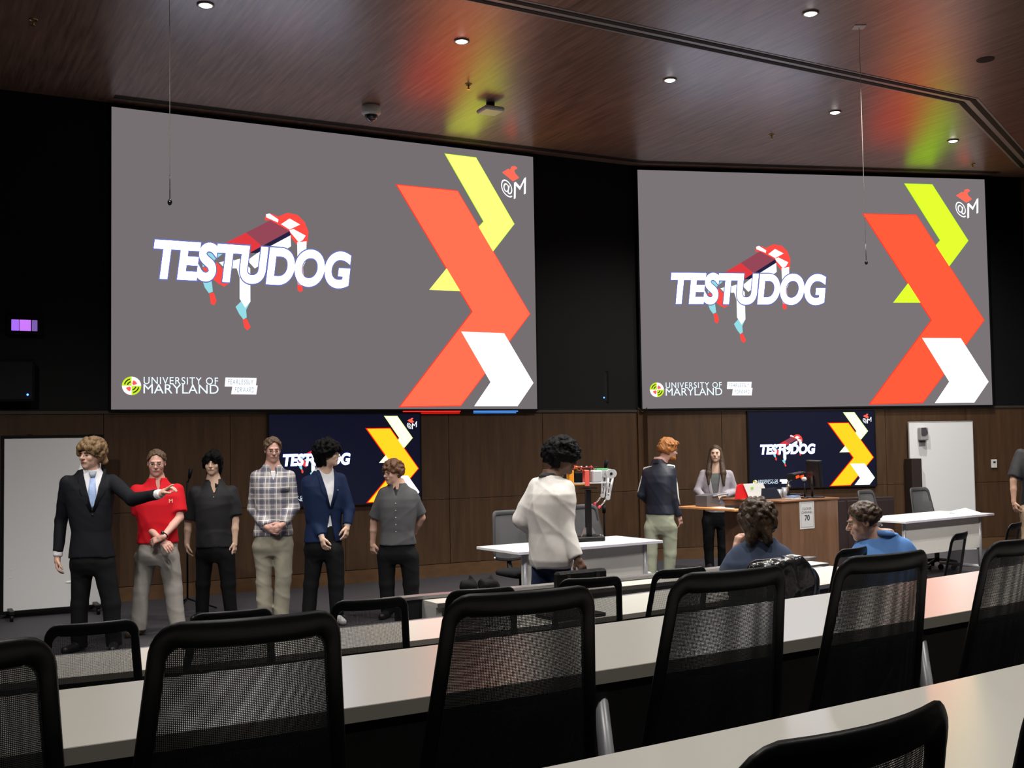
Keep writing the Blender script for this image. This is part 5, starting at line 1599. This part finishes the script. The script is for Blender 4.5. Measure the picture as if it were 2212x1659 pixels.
# ---- 1 black suit, pointing
Y = onz(200, 1405, 0)[1]
p = Person(200, Y, 'student with curly dark-blond hair in a black suit and blue tie, pointing')
p.setup(p.J(152, 1042), p.J(236, 1040), p.J(178, 1213), p.J(222, 1213), yaw=-6, bw=1.0)
aL = (p.shL, p.J(132, 1124, .03), p.J(124, 1205, -.02), (.03, -.15, -1), (.9, .3, 0), 1, .45, False)
aR = (p.shR, p.J(286, 1079, -.22), p.J(350, 1066, -.42), (.75, -.25, .55), (-.5, .2, -.6), -1, .75, True)
p.body(SK1, p.J(196, 982, -.03), hyaw=-42, hpitch=2, hs=.99, arms=(aL, aR), legs=((p.J(177, 1222), p.J(172, 1305), p.J(171, 1388)), (p.J(225, 1222), p.J(240, 1305), p.J(246, 1385))), group=GP_)
p.face(H_DBLOND)
p.hair(H_DBLOND, dict(g=.026, front=.046, side=-.020, back=-.09, sides=True, balls=(170, .019), na=.006, nf=130, top=.9, locks=[((.06, .07, -.03), (.075, .08, -.065), .04, .028), ((-.06, -.07, .035), (-.062, -.07, .0), .022, .014)]), 3)
p.top('dress_shirt', WHITES, .010, hem=p.hc[2] + .05, f1=1.17, sleeve=1., sr=(.050, .044, .039), seed=2, amp=.0015)
zb, zt = p.J(203, 1105)[2], p.J(196, 1013)[2]
p.top('suit_jacket', SUITB, .026, cuff=.84, hem=p.J(200, 1203)[2], f1=1.12, sleeve=(1., 1.), sr=(.064, .054, .043), v=(.085, zb, zt, .01), seed=4, amp=.004, waist=.93)
for sx in (-1, 1): p.strip('lapel', SUITB, [(zb + .005, .01, .01 + sx * .02), (zb + (zt - zb) * .45, .01 + sx * .042, .01 + sx * .10), (zb + (zt - zb) * .8, .01 + sx * .072, .01 + sx * .125), (zb + (zt - zb) * .86, .01 + sx * .078, .01 + sx * .10), (zt, .01 + sx * .082, .01 + sx * .10)], .031, .006)
TIE = mat('tie_blue', (.30, .40, .66), .5, bump=.3, bscale=120, var=.5, vscale=22, stretch=(1, 1, 1))
p.strip('tie', TIE, [(zb + .01, -.002, .022), (zb + .06, -.026, .046), (zb + (zt - zb) * .5, -.024, .038), (zt - .065, -.012, .026)], .016, .006)
p.strip('tie_knot', mat('tie_knot_grey', (.28, .33, .40), .5, bump=.2), [(zt - .07, -.010, .024), (zt - .045, -.022, .032), (zt - .02, -.026, .036)], .022, .014)
p.collar(WHITES, .062, z=p.sc[2] + .096, h=.038, drop=.035)
MB().sphere(p.front(.012, zb - .02, .034), (.008, .005, .008), 10, 6).build('jacket_button', SHB, p.root)
p.trousers(TRB, p.hc[2] + .16, r=(.092, .074, .066)); p.shoes(SHB, (-20, 15))

# ---- 2 red polo, crossed wrists
Y = onz(340, 1371, 0)[1]
p = Person(340, Y, 'student in a bright red polo shirt and light grey trousers with crossed wrists')
p.setup(p.J(300, 1062), p.J(379, 1060), p.J(321, 1198), p.J(361, 1198), yaw=3, bw=1.0)
aL = (p.shL, p.J(302, 1122, .0), p.J(348, 1168, -.20), (.6, -.35, -.4), (.0, .5, -.6), 1, .35, False)
aR = (p.shR, p.J(388, 1118, .0), p.J(352, 1160, -.25), (-.75, -.1, .45 - .75), (.1, .6, -.5), -1, .45, False)
p.body(SK2, p.J(338, 1000, -.03), hyaw=-4, hpitch=8, hs=.97, arms=(aL, aR), legs=((p.J(314, 1206), p.J(306, 1275), p.J(300, 1352)), (p.J(366, 1206), p.J(374, 1275), p.J(384, 1350))), group=GP_)
p.face(H_LBROWN, mat('thin_frame', (.05, .04, .04), .5))
p.hair(H_LBROWN, dict(g=.004, front=.088, side=.020, back=-.045, top=1.45, na=.003, nf=170, balls=(220, .009)), 5)
p.top('polo_shirt', REDC, .024, hem=p.J(340, 1172)[2], f1=1.15, sleeve=.40, sr=(.064, .070, .05), v=(.022, p.sc[2] - .03, p.sc[2] + .06), seed=7, amp=.005)
p.collar(REDC, .064, h=.030, drop=.03)
for sx in (-1, 1): p.strip('shoulder_stripe', mat('stripe_pale', (.7, .5, .5), .6), [(p.sc[2] - .004, sx * .10, sx * .155), (p.sc[2] + .002, sx * .10, sx * .155)], .030, .003)
tm = textobj('M', lambda x, y: (x, y), .05, 0, 0)
textobj('M', lambda x, y: p.front(.088 + x, p.sc[2] - .105 + y, .033), .05, 0, 0).build('chest_letter', mat('letter_pale', (.75, .65, .45), .6), p.root)
p.trousers(TRG, p.J(340, 1152)[2], r=(.094, .076, .066), flare=.008, amp=.007)
p.shoes(SHBR, (-15, 25))
wv = p.arms[1][2]; ev = np.array(p.arms[1][1]); ax = unit(np.array(wv) - ev); wc = np.array(wv) - ax * .02
b1 = unit(np.cross(ax, (0, 0, 1))); b2 = np.cross(ax, b1)
MB().tube([wc + b1 * .032 * math.cos(a * PI / 8) + b2 * .032 * math.sin(a * PI / 8) for a in range(17)], .008, 6, sq=.5).build('wristwatch', mat('watch_dark', (.02, .02, .02), .3, .6), p.root)
MB().sphere(wc + b2 * -.034 + np.array((0, -.012, 0)), (.017, .014, .017), 14, 8).build('watch_face', mat('watch_face', (.12, .12, .12), .15, .8), p.root)

# ---- 3 black polo
Y = onz(470, 1337, 0)[1]
p = Person(466, Y, 'student with shaggy black hair in a black polo shirt and black trousers, arms hanging')
p.setup(p.J(424, 1062), p.J(499, 1061), p.J(446, 1192), p.J(484, 1192), yaw=-6, bw=.97)
aL = (p.shL, p.J(407, 1128, .03), p.J(404, 1173, .0), (.1, -.1, -1), (.9, .2, 0), 1, .35, False)
aR = (p.shR, p.J(508, 1124, .03), p.J(507, 1170, .0), (.0, -.1, -1), (-.9, .2, 0), -1, .35, False)
p.body(SK3, p.J(459, 1001, -.03), hyaw=-12, hpitch=3, hs=.93, arms=(aL, aR), legs=((p.J(441, 1200), p.J(439, 1262), p.J(437, 1318)), (p.J(488, 1200), p.J(493, 1262), p.J(498, 1316))), group=GP_)
p.face(H_BLACK)
p.hair(H_BLACK, dict(g=.020, front=.030, side=-.030, back=-.11, sides=True, na=.006, slant=.0, nf=95, balls=(26, .022), locks=[((-.03, -.085, .085), (-.060, -.085, .012), .022, .008), ((.02, -.09, .085), (.055, -.085, .010), .022, .008), ((-.075, -.03, .05), (-.088, -.02, -.045), .028, .012), ((.075, -.03, .05), (.088, -.02, -.05), .028, .012), ((.0, -.095, .085), (-.012, -.102, .03), .012, .004), ((.06, .07, -.02), (.06, .06, -.12), .035, .02), ((-.06, .07, -.02), (-.06, .06, -.12), .035, .02)]), 8)
p.top('polo_shirt', BLKC, .024, hem=p.J(466, 1181)[2], f1=1.15, sleeve=.42, sr=(.062, .068, .05), v=(.030, p.sc[2] - .02, p.sc[2] + .06), seed=9, amp=.006)
p.collar(BLKC, .062, h=.026, drop=.04)
MB().sphere(p.front(.0, p.sc[2] - .05, .030), (.005, .003, .005), 8, 6).build('button', WHITEP, p.root)
p.trousers(TRB, p.hc[2] + .16, r=(.088, .072, .064)); p.shoes(SHB, (-15, 15))

# ---- 4 plaid shirt
Y = onz(592, 1342, 0)[1]
p = Person(590, Y, 'tall student in a grey and navy plaid shirt with hands clasped in front')
p.setup(p.J(556, 1030), p.J(622, 1030), p.J(571, 1176), p.J(610, 1176), yaw=3, bw=.98)
aL = (p.shL, p.J(547, 1099, .02), p.J(575, 1138, -.20), (.8, -.3, -.32), (.15, .9, .2), 1, .45, False)
aR = (p.shR, p.J(633, 1096, .02), p.J(611, 1133, -.20), (-.75, -.3, -.45), (-.1, .9, .1), -1, .5, False)
p.body(SK2, p.J(589, 972, -.02), hyaw=8, hpitch=8, hs=.96, arms=(aL, aR), legs=((p.J(569, 1182), p.J(570, 1256), p.J(573, 1322)), (p.J(612, 1182), p.J(612, 1256), p.J(608, 1322))), group=GP_, hw=.96)
p.face(H_BROWN, mat('clear_frame', (.12, .10, .09), .5))
p.hair(H_LBROWN, dict(g=.007, front=.086, side=.012, back=-.055, top=1.9, na=.004, slant=.20, nf=140, balls=(200, .011)), 11)
p.top('tee_shirt', WHITES, .008, hem=p.hc[2] + .1, f1=1.07, sleeve=0, seed=2, amp=.001)
p.top('plaid_shirt', PLAID, .026, hem=p.J(590, 1156)[2], f1=1.14, sleeve=1., sr=(.064, .056, .046), v=(.030, p.sc[2] - .03, p.sc[2] + .06), seed=13, amp=.006)
p.collar(PLAID, .066, h=.030, drop=.05)
p.strip('chest_pocket', PLAID, [(p.sc[2] - .145, .06, .15), (p.sc[2] - .10, .055, .155), (p.sc[2] - .095, .055, .155)], .033, .006)
p.trousers(TRK, p.hc[2] + .16, r=(.092, .078, .072), amp=.008, seed=21); p.shoes(SHBR, (-10, 10))

# ---- 5 navy blazer, looking right
Y = onz(695, 1346, 0)[1]
p = Person(697, Y, 'student with big curly black hair in a navy blazer, head turned to the right')
p.setup(p.J(667, 1042), p.J(733, 1036, .06), p.J(682, 1184), p.J(716, 1184, .04), yaw=24, bw=1.02)
aL = (p.shL, p.J(675, 1118, -.04), p.J(695, 1160, -.14), (.25, -.2, -1), (.7, .6, 0), 1, .55, False)
aR = (p.shR, p.J(754, 1100, .06), p.J(750, 1136, -.02), (-.1, -.25, -1), (-.8, .3, 0), -1, .4, False)
p.body(SK3, p.J(709, 981, -.02), hyaw=76, hpitch=-2, hs=.97, arms=(aL, aR), legs=((p.J(679, 1192), p.J(672, 1262), p.J(667, 1330)), (p.J(722, 1192), p.J(726, 1262), p.J(727, 1322))), group=GP_)
p.face(H_BLACK, mat('wire_frame', (.08, .07, .06), .5))
p.hair(H_BLACK, dict(g=.034, front=.030, side=-.03, back=-.12, sides=True, balls=(190, .019), na=.007, nf=120, top=.8, locks=[((-.03, .09, -.05), (-.03, .085, -.10), .045, .03), ((.04, .09, -.05), (.05, .085, -.10), .045, .03), ((0, -.095, .09), (0, -.105, .055), .03, .018)]), 15)
p.top('dress_shirt', WHITES, .012, hem=p.J(740, 1141)[2], f1=1.17, sleeve=1., sr=(.048, .042, .034), seed=2, amp=.003)
zb, zt = p.J(733, 1098)[2], p.J(700, 1015)[2]
p.top('navy_blazer', NAVY, .028, cuff=.93, hem=p.J(690, 1170)[2], f1=1.12, sleeve=1., sr=(.066, .057, .046), v=(.078, zb, zt, .015, zb - .03, .055), seed=17, amp=.005, waist=.95)
for sx in (-1, 1): p.strip('lapel', NAVY, [(zb + .005, .015, .015 + sx * .02), (zb + (zt - zb) * .5, .015 + sx * .044, .015 + sx * .095), (zb + (zt - zb) * .85, .015 + sx * .068, .015 + sx * .105), (zt, .015 + sx * .078, .015 + sx * .095)], .032, .006)
p.collar(WHITES, .064, z=p.sc[2] + .096, h=.040, drop=.05)
MB().sphere(p.front(.09, p.sc[2] - .09, .040), (.009, .006, .009), 8, 6).build('lapel_pin', CHROME, p.root)
p.trousers(TRB, p.hc[2] + .22, r=(.094, .074, .066)); p.shoes(SHW, (-6, 30))

# ---- 6 grey short-sleeved shirt, looking left
Y = onz(858, 1333, 0)[1]
p = Person(856, Y, 'student with chestnut curls in a grey short-sleeved shirt, looking left')
p.setup(p.J(830, 1066), p.J(890, 1070), p.J(838, 1196), p.J(878, 1196), yaw=-4, bw=.98)
aL = (p.shL, p.J(808, 1126, .06), p.J(805, 1172, .10), (.0, .1, -1), (.6, .6, 0), 1, .5, False)
aR = (p.shR, p.J(911, 1118, .10), p.J(893, 1152, .20), (-.8, .2, -.4), (0, .9, .1), -1, .4, False)
p.body(SK1, p.J(848, 1020, -.03), hyaw=-50, hpitch=8, hs=.93, arms=(aL, aR), legs=((p.J(834, 1204), p.J(836, 1262), p.J(838, 1318)), (p.J(884, 1204), p.J(888, 1262), p.J(890, 1318))), group=GP_)
p.face(H_CHEST, mat('dark_frame', (.03, .025, .025), .3, .3))
p.hair(H_CHEST, dict(g=.018, front=.040, side=-.005, back=-.075, sides=True, balls=(130, .016), na=.005, nf=130, top=1.1), 19)
p.top('tee_shirt', BLKC, .010, hem=p.hc[2] + .1, f1=1.07, sleeve=0, seed=2, amp=.001)
p.top('button_shirt', GREYS, .024, hem=p.J(856, 1176)[2], f1=1.14, sleeve=.42, sr=(.060, .062, .05), v=(.026, p.sc[2] - .02, p.sc[2] + .06), seed=23, amp=.007,
      hemcut=None)
p.collar(mat('collar_dark', (.02, .02, .022), .8), .064, h=.026, drop=.04)
for i in range(5): MB().sphere(p.front(.0, p.sc[2] - .08 - .07 * i, .040), (.005, .003, .005), 8, 6).build('button', WHITEP, p.root)
p.trousers(TRB, p.hc[2] + .17, r=(.096, .078, .070)); p.shoes(SHB, (-15, 15))

# ---- 7 walker in the loose white shirt
Y = 8.95
p = Person(1192, Y, 'student in a loose white shirt and dark jeans walking before the robot table')
p.setup(p.J(1160, 1054, .05), p.J(1220, 1056, -.08), p.J(1172, 1208, .03), p.J(1208, 1208, -.03), yaw=112, bw=1.02)
aL = (p.shL, p.J(1128, 1122, .12), p.J(1152, 1150, .30), (.8, .2, .2), (0, .3, -.9), 1, .5, False)
aR = (p.shR, p.J(1222, 1140, -.14), p.J(1246, 1205, -.20), (.45, -.1, -.85), (-.4, .8, 0), -1, .5, False)
p.body(SK5, p.J(1216, 990, -.02), hyaw=86, hpitch=10, hs=.98, arms=(aL, aR), legs=((p.J(1176, 1216, .05), p.J(1160, 1320, .05), p.J(1128, 1412, .05)), (p.J(1206, 1216, -.05), p.J(1226, 1322, -.05), p.J(1232, 1418, -.05))))
p.face(H_BLACK, mat('dark_frame', (.03, .025, .025), .3, .3))
p.hair(H_BLACK, dict(g=.045, front=.020, side=-.02, back=-.09, sides=True, balls=(260, .019), na=.007, nf=120, top=.9), 29)
p.top('loose_shirt', CREAM, .052, hem=p.J(1192, 1224)[2], f1=1.14, sleeve=1., sr=(.078, .070, .050), seed=31, amp=.008)
p.collar(mat('collar_dark', (.02, .02, .022), .8), .068, h=.028, drop=.0)
p.trousers(JEAN, p.hc[2] + .14, r=(.092, .070, .060)); p.shoes(SHW, (90, 85))

# ---- 8 track jacket, back turned
Y = onz(1432, 1247, 0)[1]
p = Person(1430, Y, 'red-haired person in a navy track jacket with white sleeve stripes, back turned')
p.setup(p.J(1400, 1021, .04), p.J(1448, 1016, -.03), p.J(1410, 1135, .03), p.J(1443, 1135, -.02), yaw=148, bw=1.03)
aL = (p.shL, p.J(1386, 1068, .10), p.J(1400, 1084, .26), (.6, .6, .1), (0, .2, -1), -1, .5, False)
aR = (p.shR, p.J(1456, 1075, -.05), p.J(1468, 1117, -.04), (.2, .05, -1), (-.7, .6, 0), 1, .55, False)
p.body(SK2, p.J(1444, 971, .0), hyaw=112, hpitch=12, hs=1.04, arms=(aL, aR), legs=((p.J(1407, 1142, .03), p.J(1407, 1195, .03), p.J(1406, 1236, .03)), (p.J(1446, 1142, -.03), p.J(1447, 1195, -.03), p.J(1445, 1238, -.03))))
p.face(H_RED, mat('wire_frame', (.08, .07, .06), .5))
p.hair(H_RED, dict(g=.018, front=.045, side=-.02, back=-.075, top=1.6, na=.005, nf=110, balls=(40, .016), sides=True, locks=[((0, -.08, .10), (.03, -.12, .095), .026, .016)]), 33)
s = SDF(); hd = lambda v: p.hcn + (np.array(v) * p.hs) @ p.M
s.ell(hd((0, -.045, -.085)), np.array((.058, .062, .040)) * p.hs, p.M, .02); s.ell(hd((0, -.088, -.098)), (.026, .022, .026), p.M, .02)
s.ell(hd((0, -.10, -.055)), (.030, .030, .017), p.M, .006, 'sub'); s.fine(p.hcn, .13)
s.build('beard', H_RED, h=.01, hf=.0055, parent=p.root, noise=wrinkle(4, .002, 90, 90))
p.top('track_jacket', TRKJ, .024, hem=p.J(1430, 1110)[2], f1=1.17, sleeve=1., sr=(.066, .056, .042), seed=35, amp=.005)
p.collar(TRKS, .064, z=p.sc[2] + .10, h=.055, drop=.0)
for i, (sh, el, wr) in enumerate([(a[0], a[1], a[2]) for a in p.arms]):
    sh, el, wr = map(np.array, (sh, el, wr))
    out = unit(np.array((-1 if i == 0 else .93, -.15 if i == 0 else -.38, .12)))
    nk = np.array([p.sc[0] + (-.06 if i == 0 else .05), p.sc[1] - .02, p.sc[2] + .055])
    pts = [nk + (0, -.03, .02), (nk + sh) / 2 + (0, -.035, .048), sh + out * .048 + (0, 0, .052), sh * .7 + el * .3 + out * .062, sh * .3 + el * .7 + out * .060, el + out * .056, el * .62 + wr * .38 + out * .050]
    vs = []; wd = .020 if i else .012
    for j, q in enumerate(pts):
        t = unit(pts[min(j + 1, len(pts) - 1)] - pts[max(j - 1, 0)]); sd = unit(np.cross(t, out if j > 1 else (0, -.4, 1)))
        vs += [q - sd * wd, q + sd * wd]
    o = fixn(MB().add(vs, [(2 * j, 2 * j + 1, 2 * j + 3, 2 * j + 2) for j in range(len(pts) - 1)], True).build('sleeve_stripe', WSTR, p.root))
    md = o.modifiers.new('s', 'SOLIDIFY'); md.thickness = .008; md.offset = 0
p.trousers(TRO, p.hc[2] + .20, r=(.100, .080, .070), amp=.006); p.shoes(SHW, (150, 140))

# ---- 9 woman at the podium
Y = onz(1547, 1231, 0)[1]
p = Person(1546, Y, 'woman with long brown hair in a pale lavender blazer standing behind the podium shelf')
p.setup(p.J(1521, 1024), p.J(1574, 1024), p.J(1532, 1122), p.J(1560, 1122), yaw=2, bw=.90, bd=.92)
aL = (p.shL, p.J(1506, 1060, .0), p.J(1523, 1076, -.20), (.8, -.4, -.1), (0, .2, -1), 1, .5, False)
aR = (p.shR, p.J(1587, 1062, .0), p.J(1566, 1070, -.20), (-.8, -.4, -.05), (0, .2, -1), -1, .5, False)
p.body(SK3, p.J(1546, 980, -.02), hyaw=-6, hpitch=-2, hs=.92, arms=(aL, aR), legs=((p.J(1530, 1128), p.J(1531, 1182), p.J(1533, 1222)), (p.J(1562, 1128), p.J(1561, 1182), p.J(1560, 1222))), armr=.88, hw=1.0)
p.face(H_LONG)
p.hair(H_LONG, dict(g=.007, front=.082, side=-.16, back=-.16, sides=True, na=.004, nf=50, locks=[
    ((-.066, .0, .05), (-.084, -.01, -.10), .026, .036), ((-.084, -.01, -.10), (-.100, -.07, -.28), .036, .042), ((-.100, -.07, -.28), (-.095, -.11, -.43), .042, .014),
    ((.066, .0, .05), (.084, -.01, -.10), .026, .036), ((.084, -.01, -.10), (.105, -.07, -.28), .036, .042), ((.105, -.07, -.28), (.120, -.11, -.45), .042, .014),
    ((0, .06, -.05), (0, .085, -.30), .07, .055)]), 37)
p.top('grey_top', GRT, .008, hem=p.hc[2] + .05, f1=1.02, sleeve=0, seed=2, amp=.001, neck=.07)
p.top('lavender_blazer', LAV, .024, hem=p.J(1546, 1106)[2], f1=1.11, sleeve=1., sr=(.052, .046, .040), v=(.075, p.J(1546, 1085)[2] - .1, p.sc[2] + .05), seed=39, amp=.005, waist=.92)
for sx in (-1, 1):
    zb, zt = p.J(1546, 1085)[2] - .1, p.sc[2] + .05
    p.strip('lapel', LAV, [(zb + .02, sx * .01, sx * .03), (zb + (zt - zb) * .5, sx * .04, sx * .08), (zb + (zt - zb) * .8, sx * .062, sx * .10), (zt - .01, sx * .072, sx * .09)], .030, .006)
p.trousers(TRB, p.hc[2] + .16, r=(.088, .066, .058)); p.shoes(SHB, (-8, 8), .24)

# ---- 10 seated, dark blue tee, seen from behind
sx_, sy_, _ = sq(SC[1668] - .02, qn('C', SC[1668]) + .02)
Y = sy_ - .02
def seated(px, Y, label, shL, shR, hd, yaw, hyaw, hpitch, arms, skinm, top_m, nm, seed, hroll=0, hs=1., bw=1., sleeve=.42, e=.024):
    p = Person(px, Y, label)
    c = p.J(px, 1150)
    hz = .50
    hl = np.array([c[0] - .085, .02, hz]); hr = np.array([c[0] + .085, -.02, hz])
    p.setup(p.J(*shL), p.J(*shR), hl, hr, yaw=yaw, bw=bw)
    fw = np.array([-math.sin(AR), math.cos(AR), 0])
    A = tuple((np.array(p.J(*a[0])), p.J(*a[1]), p.J(*a[2])) + tuple(a[3:]) for a in arms)
    legs = tuple((h, h + fw * .42 + (0, 0, -.01), h + fw * .46 + (0, 0, -.42)) for h in (hl, hr))
    p.body(skinm, p.J(*hd), hyaw=hyaw, hpitch=hpitch, hroll=hroll, hs=hs, arms=A, legs=legs)
    p.top(nm, top_m, e, hem=hz - .02, f1=1.16, sleeve=sleeve, sr=(.066, .068, .052), seed=seed, amp=.006)
    p.trousers(JEAN, hz + .06, r=(.092, .070, .060)); 
    for (h, k, a) in p.legs:
        s = SDF(); s.cap(a + (0, 0, -.04), a + fw * .14 + (0, 0, -.045), .042, .034, .02); s.clip(lambda X, Y, Z: .004 - Z)
        s.build('shoe', SHB, h=.010, parent=p.root)
    return p
p = seated(1642, Y, 'seated student with tousled brown hair in a dark blue tee, hand raised',
           (1600, 1200), (1688, 1203), (1637, 1128, .02), 190, 184, 12,
           (((1600, 1200), (1570, 1248, .12), (1590, 1190, .20), (.25, .05, 1), (.8, .4, 0), 1, .7, False), ((1688, 1203), (1706, 1262, .08), (1690, 1268, .30), (-.4, .9, -.1), (0, 0, -1), -1, .4, False)), SK1, DBLUE, 'tee_shirt', 41, hs=1.0, bw=1.12)
p.hair(H_BROWN, dict(g=.030, front=.03, side=-.045, back=-.125, sides=True, balls=(150, .016), na=.006, nf=110, top=.9, locks=[((.03, .09, -.06), (.05, .085, -.12), .04, .03), ((-.03, .09, -.06), (-.05, .085, -.12), .04, .03)]), 43)
p.face(H_BROWN)

# ---- 11 seated, bright blue shirt, leaning and smiling to the left
b = sq(SC[1850] + .12, qn('C', SC[1850]) + .0)
p = seated(1906, b[1] - .05, 'seated student with short dark hair in a bright blue shirt, smiling leftwards',
           (1868, 1187), (1948, 1184), (1864, 1126, .0), 205, -82, 14,
           (((1868, 1187), (1846, 1246, .10), (1828, 1262, .30), (.1, .9, -.1), (0, 0, -1), 1, .4, False), ((1948, 1184), (1976, 1240, .10), (1950, 1262, .28), (-.5, .8, -.1), (0, 0, -1), -1, .4, False)), SK1, BBLUE, 'blue_shirt', 47, hroll=0, hs=.98, bw=1.12)
p.hair(H_BROWN, dict(g=.008, front=.076, side=.010, back=-.055, top=1.7, na=.004, nf=140, balls=(200, .011)), 49)
p.face(H_BROWN)
p.collar(BBLUE, .066, h=.035, drop=.02)

# ---- 12 person at the right edge
Y = 13.4
p = Person(2242, Y, 'person in a black tee at the right picture edge, one bare arm showing')
p.setup(p.J(2211, 982), p.J(2273, 982), p.J(2226, 1098), p.J(2258, 1098), yaw=-10, bw=1.0)
aL = (p.shL, p.J(2189, 1038, .02), p.J(2190, 1084, .0), (.15, -.1, -1), (.9, .2, 0), 1, .45, False)
aR = (p.shR, p.J(2292, 1038, .02), p.J(2290, 1084, .0), (.0, -.1, -1), (-.9, .2, 0), -1, .45, False)
p.body(SK4, p.J(2242, 925, -.02), hyaw=-20, hpitch=3, hs=.97, arms=(aL, aR), legs=((p.J(2222, 1104), p.J(2222, 1165), p.J(2222, 1228)), (p.J(2262, 1104), p.J(2262, 1165), p.J(2262, 1228))))
p.face(H_BROWN)
p.hair(H_BROWN, dict(g=.010, front=.050, side=.0, back=-.060, top=1.5), 53)
p.top('tee_shirt', BLKC, .026, hem=p.J(2242, 1100)[2], f1=1.15, sleeve=.44, sr=(.068, .074, .05), seed=55)
p.trousers(TAN, p.hc[2] + .08, r=(.096, .078, .066), name='trousers'); p.shoes(SHW, (-10, 10))
